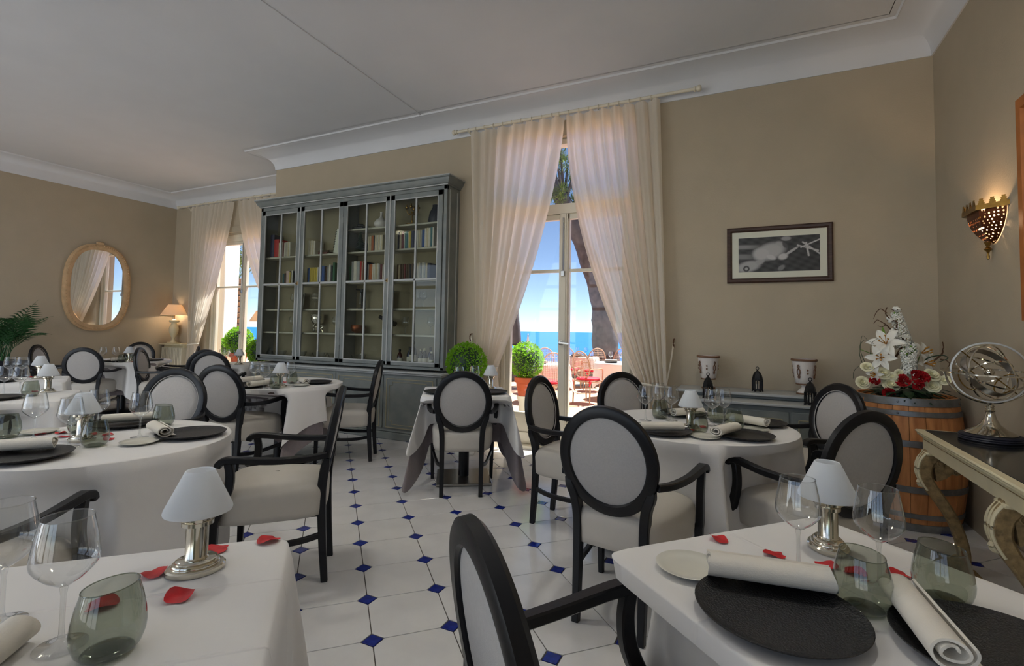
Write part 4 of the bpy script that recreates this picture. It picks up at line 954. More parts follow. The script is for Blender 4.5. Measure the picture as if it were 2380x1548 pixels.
# ------------------------------------------------------------------ drum lamps added above the view to light the room from overhead
def make_fill_lamp():
    t = thing('fill_lamp', 'x', 'lamp')
    g = G(); g.lathe([(0, 0), (.10, 0), (.10, -.02), (.02, -.03), (.02, -.06), (0, -.06)], 28); obj('ceiling_rose', g, 'joinery', t)
    g = G(); g.lathe([(.02, -.04), (.20, -.045), (.26, -.08), (.26, -.31), (.252, -.31), (.252, -.085), (.19, -.055), (.02, -.05)], 40); obj('drum', g, 'joinery', t)
    g = G(); g.ball((0, 0, -.085), .028, 14, 10); obj('bulb', g, 'warm_bulb', t, 180)
    return t
cl = Stamp(make_fill_lamp())
for (x, y), nt in zip(((0, 2.2), (-2.5, 1.9), (-4.4, 1.1), (-7.3, .4)), ('over the round table by the barrel', 'over the open floor', 'over the square tables', 'at the mirror end of the room')):
    o = cl((x, y, ZT-.001), 0, 'added out-of-view white drum fill lamp '+nt, 'added fill lamps'); l = bpy.data.objects.new('bulb_light', bpy.data.lights.new('bulb_light', 'POINT')); col.objects.link(l); l.parent = o; l.location = (0, 0, -.16); l.data.energy = 12.5 if x > -5 else 30; l.data.color = (.93, .97, 1); l.data.shadow_soft_size = .10

# ------------------------------------------------------------------ left end of the room
t = thing('oval_mirror', 'oval mirror in a beaded pale wood frame on the left wall', 'mirror', (XL, 4.715, 1.91))
def ov(a, A, B, n=2.55):
    c, s_ = cos(a), sin(a); return (A*abs(c)**(2/n)*(1 if c > 0 else -1), B*abs(s_)**(2/n)*(1 if s_ > 0 else -1))
N = 72; pts = [ov(2*pi*k/N, .445, .70) for k in range(N)]
g = G(); g.sweep([(.03, y, z) for y, z in pts], lambda i: [(-.05, -.028), (.05, -.028), (.05, .012), (.03, .026), (-.02, .03), (-.05, .016)], True, up=(1, 0, 0)); obj('frame', g, 'mirror_wood', t, 50)
g = G()
for k in range(96):
    y, z = ov(2*pi*k/96, .462, .717); g.ball((.062, y, z), .0125, 8, 5)
tag(obj('beading', g, 'mirror_wood', t, 80), kind='stuff')
g = G(); P = [ov(2*pi*k/N, .41, .665) for k in range(N)]; g.add([(.028, y, z) for y, z in P], [tuple(range(N))]); obj('looking_glass', g, 'mirror_glass', t, 0)
g = G(); g.box((.03, .0, .765), (.03, .12, .05), 0, .012); obj('crest', g, 'mirror_wood', t)
def palm_frond(g, base, az, length, droop, n=19, w=.022, r=rnd, spread=1):
    P = []
    for k in range(n+1):
        s_ = k/n; P.append(Vector((base[0]+cos(az)*length*spread*s_*(.35+.5*s_), base[1]+sin(az)*length*spread*s_*(.35+.5*s_), base[2]+length*(s_*1.05-droop*s_**2.6))))
    g.tube(P, lambda i: .006*(1-i/(n+1))+.001, 5)
    for k in range(5, n):
        tdir = (P[k+1]-P[k-1]).normalized(); side = tdir.cross(Vector((0, 0, 1))).normalized(); s_ = k/n
        L = length*.34*sin(pi*min(1, .25+s_*.8))
        for q in (-1, 1):
            d = (side*q*.8 + tdir*.75 + Vector((0, 0, .18-.5*s_))).normalized(); a = P[k]; m = a+d*L*.55; e = a+d*L+Vector((0, 0, -L*.22))
            wv = tdir.cross(d).cross(d).normalized()*w*.5
            g.add([a-wv*.4, a+wv*.4, m+wv, m-wv, e], [(0, 1, 2, 3), (3, 2, 4)])
pc = Vector((-9.60, 3.34, 0))
t = thing('potted_palm', 'green kentia palm in a dark square planter by the left wall', 'plant', tuple(pc))
g = G(); g.prism([(-.20, -.20), (.20, -.20), (.20, .20), (-.20, .20)], .03, z0=.70); g.add([(s*a, q*a, z) for z, a in ((0, .17), (.74, .215), (.74, .195), (.68, .19)) for s, q in ((-1, -1), (1, -1), (1, 1), (-1, 1))], [(i*4+j, i*4+(j+1) % 4, (i+1)*4+(j+1) % 4, (i+1)*4+j) for i in range(3) for j in range(4)] + [(0, 1, 2, 3)]); obj('planter', g, 'dark_navy', t, 0)
r_ = random.Random(11)
for k in range(15):
    az = 2*pi*k/15+r_.uniform(-.2, .2); g = G(); palm_frond(g, (r_.uniform(-.05, .05), r_.uniform(-.05, .05), .7), az, r_.uniform(.8, 1.12), r_.uniform(.15, .55), r=r_, spread=.42 if cos(az) < -.2 else r_.uniform(.5, .8))
    g.v = [(max(x, XL+.03-pc.x), y, z) for x, y, z in g.v]; obj('frond', g, 'leaf_palm', t, 0, fix=False)
t = thing('radiator', 'cream column radiator under the corner lamp beside the left curtain', 'radiator', (-9.86, 5.86, 0))
gm = G(); gm.box((0, 0, .48), (.024, .15, .76), 0, .011); me = mesh('column', gm, 'radiator_enamel')
for k in range(14): obj('column', None, None, t, me=me, loc=(-.29+.0446*k, 0, 0))
g = G(); span(g, -.30, .30, -.02, .02, .10, .16, .01); span(g, -.30, .30, -.02, .02, .80, .86, .01); obj('header', g, 'radiator_enamel', t)
for x in (-.26, .26): g = G(); g.box((x, 0, .055), (.03, .12, .11), 0, .008); obj('foot', g, 'radiator_enamel', t)
g = G(); span(g, -.345, .345, -.11, .12, .905, .935, .006); span(g, -.30, .30, -.03, .11, .858, .905, .004); obj('shelf', g, 'ivory_paint', t)
def corner_lamp(loc, label, sc=1):
    t = thing('table_lamp_urn', label, 'lamp', loc); t.scale = (sc, sc, sc)
    g = G(); g.box((0, 0, .012), (.16, .16, .024), 0, .004); g.lathe([(0, .024), (.055, .024), (.05, .04), (.03, .06), (.028, .10), (.05, .15), (.075, .21), (.082, .27), (.07, .33), (.045, .37), (.042, .39), (.075, .40), (.085, .42), (.08, .44), (.03, .445), (.012, .46), (0, .46)], 28); obj('urn', g, 'ivory_paint', t, 50)
    g = G(); g.tube([(0, 0, .45), (0, 0, .66)], .006); obj('stem', g, 'brass', t)
    g = G(); g.lathe([(.225, .53), (.228, .533), (.11, .735), (.106, .735), (.222, .534)], 40); obj('lamp_shade', g, 'parchment', t, 50)
    g = G(); g.ball((0, 0, .62), .028, 12, 8); obj('bulb', g, 'warm_bulb', t, 180)
    l = bpy.data.objects.new('bulb_light', bpy.data.lights.new('bulb_light', 'POINT')); col.objects.link(l); l.parent = t; l.location = (0, 0, .60); l.data.energy = 3; l.data.color = (1, .8, .58); l.data.shadow_soft_size = .03
    return t
corner_lamp((-9.93, 5.86, .9355), 'cream urn lamp with pleated cone shade on the radiator shelf')
t = thing('corner_cabinet', 'narrow cream pedestal behind the bookcase end', 'pedestal', (ony(612, 690, 5.6).x, 5.6, 0))
g = G(); span(g, -.16, .16, -.10, .10, 0, .88, .006); obj('body', g, 'ivory_paint', t); g = G(); span(g, -.18, .18, -.12, .12, .88, .91, .006); obj('top', g, 'ivory_paint', t)
corner_lamp((ony(612, 690, 5.6).x, 5.6, .911), 'urn lamp whose shade just shows past the bookcase', .85)

# ------------------------------------------------------------------ picture, sconce, framed edge
px0, px1, pz0, pz1 = -.184, .651, 1.753, 2.262
t = thing('framed_photograph', 'black and white photograph in a dark wooden frame above the sideboard', 'picture', ((px0+px1)/2, YW, (pz0+pz1)/2)); hw, hh = (px1-px0)/2, (pz1-pz0)/2
g = G(); P = [(-hw, -hh), (hw, -hh), (hw, hh), (-hw, hh)]; pr = [(0, 0), (0, -.022), (.012, -.03), (.03, -.026), (.036, -.018), (.044, -.014), (.044, 0)]
rows = [[((hw-d)*sx, yv, (hh-d)*sz) for sx, sz in ((-1, -1), (1, -1), (1, 1), (-1, 1))] for d, yv in pr]
g.add([p for r in rows for p in r], [(i*4+j, i*4+(j+1) % 4, (i+1)*4+(j+1) % 4, (i+1)*4+j) for i in range(len(rows)-1) for j in range(4)]); obj('frame', g, 'frame_wood', t, 30)
g = G(); span(g, -hw+.04, hw-.04, -.012, -.002, -hh+.04, hh-.04); obj('mount', g, 'mat_board', t, 0)
def tone(u, v):
    """grey tones of the print: pale figure lying across a dark ground, light cords at the right"""
    d = .035 + .02*sin(u*40+v*9)*sin(v*31)
    def blob(cx, cy_, rx, ry, a, val, soft=.35):
        c, s_ = cos(a), sin(a); dx, dy = u-cx, (v-cy_)*.45; x, y = dx*c+dy*s_, -dx*s_+dy*c
        return val*(1-sm(1-soft, 1+soft, sqrt((x/rx)**2+(y/ry)**2)))
    d = max(d, .30*sm(.42, .30, v)*sm(.5, .1, u)*0+.0)
    d = max(d, .26*(1-sm(.02, .10, abs(v-.74+.05*u)))*sm(.45, .05, u))
    d = max(d, .20*(1-sm(.03, .12, abs(v-.46+.1*u)))*sm(.4, .05, u))
    d = max(d, blob(.40, .58, .19, .105, .25, .42)); d = max(d, blob(.30, .52, .12, .09, .1, .46))
    d = max(d, blob(.50, .70, .08, .07, .5, .36)); d = max(d, blob(.41, .42, .07, .035, -.3, .52)); d = max(d, blob(.56, .42, .06, .04, .2, .55))
    d = max(d, blob(.66, .56, .11, .016, .55, .45))
    d = min(d, 1-blob(.615, .82, .075, .10, 0, .93, .3)) if blob(.615, .82, .075, .10, 0, 1, .3) > .2 else d
    d = max(d, blob(.60, .93, .06, .03, 0, .3))
    for (a, b, c_, e) in ((.74, .72, .98, .55), (.78, .66, 1.0, .86), (.84, .78, .87, .42), (.80, .80, 1.0, .46)):
        L = sqrt((c_-a)**2+(e-b)**2); q = max(0, min(1, ((u-a)*(c_-a)+(v-b)*(e-b))/L**2)); dist = sqrt((u-a-q*(c_-a))**2+((v-b-q*(e-b))*.5)**2)
        d = max(d, .5*(1-sm(.006, .016, dist)))
    d = max(d, blob(.12, .16, .16, .07, .2, .38)); d = max(d, blob(.26, .28, .10, .04, .5, .34)); d = min(d, 1-blob(.10, .10, .05, .045, 0, .96, .3)) if blob(.10, .10, .05, .045, 0, 1, .3) > .3 else d
    d = max(d, blob(.10, .10, .02, .02, 0, .4)); d = max(d, blob(.54, .10, .05, .03, .6, .2))
    return max(.012, min(.8, d))
NU, NV = 150, 70; pw_, ph_ = hw-.098, hh-.098; g = G(); g.grid(lambda u, v: ((2*u-1)*pw_, -.0135, (2*v-1)*ph_), NU, NV)
me = mesh('print', g, 'mat_board', 0, fix=False); ca = me.color_attributes.new('tone', 'FLOAT_COLOR', 'POINT')
for i in range(NU):
    for j in range(NV): q = tone(i/(NU-1), j/(NV-1)); ca.data[i*NV+j].color = (q, q*.98, q*.97, 1)
m_, t_, o_ = nodes('photo_print'); at_ = t_.nodes.new('ShaderNodeVertexColor'); at_.layer_name = 'tone'; pb = t_.nodes.new('ShaderNodeBsdfPrincipled'); pb.inputs['Roughness'].default_value = .5
t_.links.new(at_.outputs[0], pb.inputs['Base Color']); t_.links.new(pb.outputs[0], o_.inputs[0]); me.materials.clear(); me.materials.append(m_)
obj('print', None, None, t, me=me)
# pierced metal wall light
t = thing('wall_sconce', 'pierced copper wall light with crenellated brass rim on the right wall', 'wall lamp', (XR, 4.0, 1.835))
def pierced_mat():
    m, tr, o = nodes('pierced_copper'); tc = tr.nodes.new('ShaderNodeTexCoord'); vo = tr.nodes.new('ShaderNodeTexVoronoi'); vo.inputs['Scale'].default_value = 64; vo.feature = 'F1'; vo.inputs['Randomness'].default_value = .35
    lt = tr.nodes.new('ShaderNodeMath'); lt.operation = 'LESS_THAN'; lt.inputs[1].default_value = .30; mp = tr.nodes.new('ShaderNodeMapping'); mp.inputs['Scale'].default_value = (1, 1, .8)
    p = tr.nodes.new('ShaderNodeBsdfPrincipled'); p.inputs['Base Color'].default_value = (*lin((112, 62, 36)), 1); p.inputs['Metallic'].default_value = .85; p.inputs['Roughness'].default_value = .38
    tp = tr.nodes.new('ShaderNodeBsdfTransparent'); mx = tr.nodes.new('ShaderNodeMixShader')
    tr.links.new(tc.outputs['Object'], mp.inputs[0]); tr.links.new(mp.outputs[0], vo.inputs['Vector']); tr.links.new(vo.outputs['Distance'], lt.inputs[0]); tr.links.new(lt.outputs[0], mx.inputs[0]); tr.links.new(p.outputs[0], mx.inputs[1]); tr.links.new(tp.outputs[0], mx.inputs[2]); tr.links.new(mx.outputs[0], o.inputs[0])
pierced_mat()
plan = [(0, .20), (-.105, .10), (-.105, -.10), (0, -.20)]          # half hexagon seen from above (x out of the wall)
for k in range(3):
    (ax, ay), (bx, by) = plan[k], plan[k+1]
    def fac(u, v, a=(ax, ay), b=(bx, by)):
        s_ = 1-(1-cos(v*pi/2))**1.0 if False else cos((v)*pi/2)**.62; x, y = lerp(a[0], b[0], u), lerp(a[1], b[1], u)
        return (x*s_*.92-.002, y*s_*.92, .225-.195*v)
    g = G(); g.grid(fac, 9, 15); obj('pierced_panel', g, 'pierced_copper', t, 60, fix=False)
g = G(); out = [(x*1.12-.001, y*1.1) for x, y in plan] + [(x*.9, y*.9) for x, y in plan][::-1]; g.prism(out, .03, z0=.222); obj('rim', g, 'brass', t, 20)
merl = [(-.016, 0), (.016, 0), (.016, .012), (.011, .012), (.014, .022), (.008, .024), (.009, .036), (-.009, .036), (-.008, .024), (-.014, .022), (-.011, .012), (-.016, .012)]
for k in range(3):
    (ax, ay), (bx, by) = [(p[0]*1.1, p[1]*1.08) for p in (plan[k], plan[k+1])]; n_ = 3 if k != 1 else 4
    for q in range(n_):
        f = (q+.5)/n_; ang = atan2(by-ay, bx-ax); g = G(); g.prism([(x, y) for x, y in merl], .004, Tm(lerp(ax, bx, f), lerp(ay, by, f), .25, rz=ang) @ Matrix.Rotation(pi/2, 4, 'X')); obj('merlon', g, 'brass', t, 0)
g = G(); g.lathe([(0, -.14), (.006, -.135), (.008, -.12), (.004, -.10), (.012, -.085), (.022, -.075), (.008, -.06), (.014, -.045), (.02, -.03), (0, -.03)], 12, mx=Tm(-.03, 0, .072)); obj('finial', g, 'brass', t)
g = G(); g.ball((-.05, 0, .12), .022, 12, 8); obj('bulb', g, 'warm_bulb', t, 180)
l = bpy.data.objects.new('bulb_light', bpy.data.lights.new('bulb_light', 'POINT')); col.objects.link(l); l.parent = t; l.location = (-.05, 0, .16); l.data.energy = 3.5; l.data.color = (1, .66, .36); l.data.shadow_soft_size = .02
t = thing('wooden_wall_frame', 'orange-brown wooden frame on the right wall beyond the copper wall light', 'picture frame', (XR, 3.12, 1.99))
g = G(); rows = [[(-d2, (.50-d)*sx, (.605-d)*sz) for sx, sz in ((-1, -1), (1, -1), (1, 1), (-1, 1))] for d, d2 in ((0, 0), (0, .025), (.06, .03), (.07, .0))]
g.add([p for r in rows for p in r], [(i*4+j, i*4+(j+1) % 4, (i+1)*4+(j+1) % 4, (i+1)*4+j) for i in range(3) for j in range(4)]); obj('frame', g, 'frame_orange', t, 20)
g = G(); span(g, -.01, -.002, -.44, .44, -.54, .54); obj('canvas', g, 'mat_board', t, 0)

# ------------------------------------------------------------------ sideboard, pots, lanterns
sb = thing('sideboard', 'low grey painted sideboard with a stepped top against the window wall', 'sideboard', (.05, YW, 0))
def sp(name, mat, *boxes, parent=sb):
    g = G()
    for b_ in boxes: span(g, b_[0], b_[1], b_[2], b_[3], b_[4], b_[5], .006)
    return obj(name, g, mat, parent)
sp('body', 'grey_paint', (-.50, .60, -.56, -.004, .06, .725)); sp('plinth', 'grey_paint', (-.52, .62, -.58, -.004, 0, .07))
sp('ledge', 'grey_edge', (-.53, .63, -.60, -.30, .725, .748)); sp('riser', 'grey_paint', (-.58, .62, -.335, -.004, .748, .775)); sp('top', 'grey_edge', (-.64, .64, -.38, -.002, .775, .800))
for k in range(3):
    x0 = -.47+.355*k; d = sp('door', 'grey_paint', (x0, x0+.34, -.572, -.56, .10, .69))
    sp('panel_line', 'grey_gold', *[(x0+.05, x0+.29, -.576, -.571, z-.005, z+.005) for z in (.16, .63)], *[(x-.005, x+.005, -.576, -.571, .16, .63) for x in (x0+.05, x0+.29)], parent=d)
def make_pot():
    t = thing('footed_pot', 'x', 'planter'); k = 1.0
    g = G(); g.lathe([(0, .085), (.05, .085), (.064, .095), (.074, .15), (.088, .27), (.094, .272), (.094, .288), (.086, .288), (.078, .20), (.06, .11), (0, .11)], 32); obj('bowl', g, 'planter_white', t, 50)
    g = G(); g.lathe([(.095, .272), (.098, .275), (.098, .287), (.095, .29), (.087, .29)], 32); g.lathe([(0, 0), (.058, 0), (.06, .006), (.055, .012), (0, .012)], 24); g.lathe([(.06, .078), (.064, .082), (.06, .088)], 24); obj('brown_rim', g, 'planter_brown', t, 50)
    g = G(); g.lathe([(.052, .012), (.045, .03), (.02, .055), (.022, .07), (.05, .082), (.05, .086)], 24); obj('foot', g, 'planter_white', t, 50)
    for k in range(4):                                              # relief cartouches and little flowers
        a = pi/2*k+.5
        for dz, w, h in ((.185, .020, .034), (.228, .012, .016), (.145, .012, .016)):
            g = G(); r0 = .0765+.0062*(dz-.15)/.05
            P = [(r0+.004, w*.6*cos(q), dz+h*.75*sin(q)) for q in [2*pi*i/14 for i in range(14)]]; g.tube(P, .004, 5, True, mx=Tm(rz=a), up=(1, 0, 0)); obj('cartouche', g, 'planter_brown', t)
        g = G(); 
        for q in range(2): g.ball((.084, 0, .175+.026*q), .008, 8, 5, (.4, 1, 1), Tm(rz=a+pi/4))
        obj('motif', g, 'planter_brown', t)
    return t
pot = Stamp(make_pot())
pot((-.334, 4.82, .801), .2, 'white footed pot with brown relief on the sideboard, nearer the curtain'); pot((.408, 4.80, .801), .5, 'white footed pot with brown relief on the sideboard, nearer the barrel')
def make_lantern():
    t = thing('iron_lantern', 'x', 'lantern'); n = 6; r = .040
    g = G(); g.lathe([(0, .008), (r, .008), (r*1.08, .014), (r*1.08, .02), (0, .02)], n)
    for k in range(n): a = 2*pi*k/n; g.box((r*cos(a), r*sin(a), .005), (.012, .012, .012), a, .002)
    obj('base', g, 'lantern_iron', t, 20)
    g = G()
    for k in range(2*n): a = pi*k/n; q = r*(1 if k % 2 == 0 else .88); g.tube([(q*cos(a), q*sin(a), .02), (q*cos(a), q*sin(a), .10)], .0050, 5)
    for k in range(n):
        a, b = 2*pi*k/n, 2*pi*(k+1)/n
        g.tube([(lerp(r*cos(a), r*cos(b), u), lerp(r*sin(a), r*sin(b), u), .085+.014*sin(pi*u)) for u in [i/6 for i in range(7)]], .003, 5)
    obj('cage', g, 'lantern_iron', t)
    g = G(); g.lathe([(r*.97, .02), (r*.97, .10)], n); obj('glass', g, 'clear_glass', t, 0)
    g = G(); g.lathe([(r*1.02, .095), (r*1.05, .104), (r*1.0, .115), (r*.85, .14), (r*.55, .162), (r*.25, .173), (.006, .178), (.008, .186), (0, .188)], n); obj('dome', g, 'lantern_iron', t, 25)
    g = G(); g.tube([(.012*cos(a), 0, .196+.012*sin(a)) for a in [2*pi*i/12 for i in range(12)]], .003, 5, True, up=(0, 1, 0)); obj('ring', g, 'lantern_iron', t)
    g = G(); g.lathe([(0, .02), (.014, .02), (.014, .06), (0, .062)], 10); obj('candle', g, 'napkin', t)
    return t
lan = Stamp(make_lantern())
lan((.060, 4.80, .801), 0, 'small black iron lantern alone between the two white pots'); lan((-.316, 4.52, .749), .4, 'small black iron lantern on the sideboard ledge before the pot nearer the curtain'); lan((.424, 4.52, .749), .2, 'small black iron lantern on the sideboard ledge before the pot nearer the barrel')

# ------------------------------------------------------------------ barrel
BC = (1.005, 4.50); t = thing('oak_barrel', 'upright oak wine barrel with iron hoops in the corner', 'barrel', (BC[0], BC[1], 0)); HB = .875
def rb(z): return .296 + .042*sin(pi*z/HB)
n = 22
for k in range(n):
    a0, a1 = 2*pi*k/n+.004, 2*pi*(k+1)/n-.004; vs = []; Z = 9; rn = rnd.uniform(-.0012, .0012)
    for j in range(Z):
        z = HB*j/(Z-1); r = rb(z)+rn
        for q in range(3): a = lerp(a0, a1, q/2); vs.append((r*cos(a), r*sin(a), z))
        for q in (2, 0): a = lerp(a0, a1, q/2); vs.append(((r-.022)*cos(a), (r-.022)*sin(a), z))
    fs = [(j*5+q, j*5+(q+1) % 5, (j+1)*5+(q+1) % 5, (j+1)*5+q) for j in range(Z-1) for q in range(5)] + [tuple(range(5)), tuple((Z-1)*5+q for q in range(5))]
    g = G(); g.add(vs, fs); obj('stave', g, 'oak_stave', t, 60)
for z0, z1 in ((.0, .052), (.085, .12), (.255, .298), (.555, .598), (.755, .79), (.822, .876)):
    g = G(); g.lathe([(rb(z0)+.001, z0), (rb(z0)+.005, z0+.002), (rb((z0+z1)/2)+.0055, (z0+z1)/2), (rb(z1)+.005, z1-.002), (rb(z1)+.001, z1), (rb(z1)-.002, z1-.002), (rb(z0)-.002, z0)], 56); h = obj('hoop', g, 'hoop_iron', t, 40)
    g = G(); g.lathe([(0, 0), (.007, 0), (.005, .004), (0, .005)], 8, mx=Tm((rb(z0)+.006)*cos(-1.9), (rb(z0)+.006)*sin(-1.9), (z0+z1)/2, rz=-1.9) @ Matrix.Rotation(pi/2, 4, 'Y')); obj('rivet', g, 'hoop_iron', h)
for k in range(6):
    x = -.225+.09*k; hl = sqrt(max(0, .272**2-x*x)); g = G(); span(g, x-.0435, x+.0435, -hl, hl, .83, .85, .002); obj('head_plank', g, 'oak_stave', t)

# ------------------------------------------------------------------ flower arrangement
fa = thing('flower_arrangement', 'white lilies, cream roses and red carnations arranged on the oak barrel', 'flowers', (BC[0]-.01, BC[1]-.02, HB)); fr_ = random.Random(5)
FB = Vector((BC[0]-.01, BC[1]-.02, HB))
def fl(px, py, dy=0.0): p = ony(px, py, FB.y-dy); return p-FB                 # pixel -> offset, dy towards the camera
g = G(); g.lathe([(0, -.024), (.15, -.024), (.17, 0), (.165, .03), (0, .035)], 24); obj('foam_tray', g, 'leaf_dark', fa)
def leafblade(g, base, d, L, w, droop=.2):
    d = Vector(d).normalized(); side = d.cross(Vector((0, 0, 1))); side = side.normalized() if side.length > .1 else Vector((1, 0, 0)); B0 = Vector(base); vs = []
    for k in range(5):
        s_ = k/4; c = B0+d*L*s_+Vector((0, 0, -droop*L*s_*s_)); hwid = w*sin(pi*min(1, .12+s_*.88))**.8
        vs += [c-side*hwid, c+Vector((0, 0, .004)), c+side*hwid]
    g.add(vs, [(k*3+q, k*3+q+1, (k+1)*3+q+1, (k+1)*3+q) for k in range(4) for q in range(2)])
for k in range(46):
    a = fr_.uniform(0, 2*pi); g = G(); leafblade(g, (.10*cos(a), .10*sin(a), fr_.uniform(.0, .05)), (cos(a), sin(a), fr_.uniform(-.15, .35)), fr_.uniform(.12, .22), fr_.uniform(.02, .035), .25); obj('leaf', g, 'leaf_dark', fa, 0, fix=False)
def rose(p, r, mat, nm='rose', tilt=None):
    g = G(); d = Vector(tilt or (-.25, -.8, .45)).normalized(); q = d.to_track_quat('Z', 'Y').to_matrix().to_4x4(); T = Matrix.Translation(p) @ q
    for ring, (rr_, hh_, n_, open_) in enumerate(((.22, .75, 3, .1), (.42, .8, 4, .25), (.66, .75, 5, .5), (.92, .6, 6, .95))):
        for k in range(n_):
            a = 2*pi*k/n_+ring*.9
            def pet(u, v, a=a, rr_=rr_, hh_=hh_, op=open_, n_=n_):
                b = a+(u-.5)*2*pi/n_*1.45; rad = r*(rr_*.45+rr_*.6*v**(1.5)+.10*op*v**4); return (rad*cos(b), rad*sin(b), r*(hh_*v-.28*op*v**4)*(1-.25*(2*u-1)**2)-.25*r)
            g.grid(pet, 7, 5, mx=T)
    g.ball((0, 0, -.2*r), r*.4, 8, 5, mx=T)
    o = obj(nm, g, mat, fa, 80, fix=False); return o
for x, y, r in ((2015, 853, .040), (2005, 889, .045), (2053, 868, .046), (2073, 875, .030), (2071, 893, .052), (2166, 872, .048), (2168, 897, .046), (2038, 870, .034), (2197, 884, .034), (2090, 868, .03)): rose(fl(x, y, .15), r, 'flower_cream', tilt=(fr_.uniform(-.5, .3), -.8, fr_.uniform(.1, .7)))
def carnation(p, r):
    g = G(); d = Vector((-.2, -.85, .3)).normalized(); T = Matrix.Translation(p) @ d.to_track_quat('Z', 'Y').to_matrix().to_4x4()
    for k in range(26):
        a = fr_.uniform(0, 6.28); e = fr_.uniform(.1, 1.2)
        def pt(u, v): b = a+(u-.5)*1.1*v; rad = r*v*sin(e); return (rad*cos(b), rad*sin(b), r*v*cos(e)*.8+.006*sin(u*22)*v)
        g.grid(pt, 7, 3, mx=T)
    obj('carnation', g, 'flower_red', fa, 0, fix=False)
for x, y, r in ((2099, 886, .052), (2140, 879, .056), (2136, 898, .044), (2034, 887, .042), (2066, 914, .044), (2128, 870, .04)): carnation(fl(x, y, .17), r)
def lily(p, r, d, mat='flower_white', n_=6, nm='lily', curl=.5):
    g = G(); d = Vector(d).normalized(); T = Matrix.Translation(p) @ d.to_track_quat('Z', 'Y').to_matrix().to_4x4()
    for k in range(n_):
        a = 2*pi*k/n_
        def pt(u, v): w = .30*sin(pi*min(1, .1+.9*v))*(u-.5)*r*1.5; rad = r*v; z = r*(.55*v-curl*v**3)+abs(u-.5)*.12*r; return (rad*cos(a)-w*sin(a), rad*sin(a)+w*cos(a), z)
        g.grid(pt, 5, 8, mx=T)
    o = obj(nm, g, mat, fa, 80, fix=False); g = G()
    for k in range(5): a = 2*pi*k/5; g.tube([T @ Vector((0, 0, 0)), T @ Vector((.22*r*cos(a), .22*r*sin(a), .62*r))], .0025, 5); g.ball((.22*r*cos(a), .22*r*sin(a), .64*r), .006, 6, 4, (1, 1, 2), T)
    obj('stamens', g, 'stamen', o, 80)
lily(fl(2060, 800, .10), .125, (-.35, -.75, .45)); lily(fl(2048, 832, .13), .10, (-.3, -.9, .1), curl=.3); lily(fl(2034, 868, .16), .06, (-.5, -.8, -.2)); lily(fl(2140, 822, -.02), .10, (.5, -.6, .4)); lily(fl(2148, 845, .02), .085, (.6, -.7, .1))
def stock(px0_, py0_, px1_, py1_, r, n_, dy=.05):
    a, b = fl(px0_, py0_, dy), fl(px1_, py1_, dy); g = G(); gg = G()
    for k in range(n_):
        s_ = fr_.random(); c = a.lerp(b, s_); rad = r*(1-.45*s_); an = fr_.uniform(0, 6.28); c = c+Vector((cos(an)*rad, sin(an)*rad, fr_.uniform(-.01, .01))); d = Vector((cos(an), sin(an), .4)); T = Matrix.Translation(c) @ d.to_track_quat('Z', 'Y').to_matrix().to_4x4(); q = .016*(1-.3*s_)
        for m in range(4): e = pi/2*m; g.add([T @ Vector(v) for v in ((0, 0, 0), (q*cos(e-.5), q*sin(e-.5), .006), (q*1.3*cos(e), q*1.3*sin(e), .003), (q*cos(e+.5), q*sin(e+.5), .006))], [(0, 1, 2, 3)])
    o = obj('stock_flower', g, 'flower_white', fa, 0, fix=False); gg.tube([a, b], .005, 6)
    for k in range(16):
        an = fr_.uniform(0, 6.28); s_ = fr_.uniform(.80, 1.03); gg.ball(tuple(a.lerp(b, s_)+Vector((cos(an), sin(an), 0))*r*.35), .007, 6, 4, (1, 1, 1.6))
    obj('green_buds', gg, 'leaf_fresh', o, 60)
stock(2105, 810, 2083, 728, .050, 190, .02); stock(2110, 868, 2120, 805, .042, 110, .12); stock(2122, 872, 2100, 815, .036, 80, .14)
for q in ((fl(2125, 865, .05), (.25, -.1, 1), .16, .028, 0), (fl(2055, 790, .03), (-.1, -.1, 1), .10, .014, 0), (fl(2030, 825, .05), (-.9, -.1, .5), .10, .02, .1)): g = G(); leafblade(g, *q); obj('upright_leaf', g, 'leaf_fresh', fa, 0, fix=False)
for x, y in ((2082, 718), (2072, 743), (2072, 772), (2080, 783)):
    g = G(); c = fl(x, y, .03)
    for k in range(5): g.ball(tuple(c+Vector((fr_.uniform(-.016, .016), fr_.uniform(-.015, .015), fr_.uniform(-.012, .014)))), .016, 8, 6)
    o = obj('cotton_boll', g, 'flower_white', fa, 80); g = G()
    for k in range(4): leafblade(g, c+Vector((0, -.01, -.016)), (cos(k*1.6), sin(k*1.6)-.3, .3), .034, .008, 0)
    obj('husk', g, 'twig', o, 0, fix=False)
def twig(pts, r0=.0055, dy=0, mat='twig', nm='twisted_branch'):
    P = [fl(x, y, dy) for x, y in pts]; P = spline([p+Vector((fr_.uniform(-.006, .006), fr_.uniform(-.02, .02), 0)) for p in P], 4); n_ = len(P)
    g = G(); g.tube(P, lambda i: lerp(r0, r0*.35, i/n_), 6); obj(nm, g, mat, fa, 60)
twig([(2085, 830), (2101, 792), (2085, 775), (2082, 760), (2081, 748), (2070, 742), (2060, 728), (2062, 714)], .008, .04)
twig([(2083, 774), (2070, 764), (2058, 755), (2045, 746), (2036, 744), (2031, 752)], .005, .04); twig([(2058, 755), (2050, 760), (2040, 757)], .003, .04); twig([(2060, 728), (2047, 718), (2036, 727), (2030, 742)], .004, .04)
twig([(2150, 868), (2168, 845), (2180, 832), (2190, 822), (2189, 812), (2196, 808), (2190, 795)], .008, .0); twig([(2185, 835), (2198, 838), (2210, 846), (2203, 857)], .004, .0)
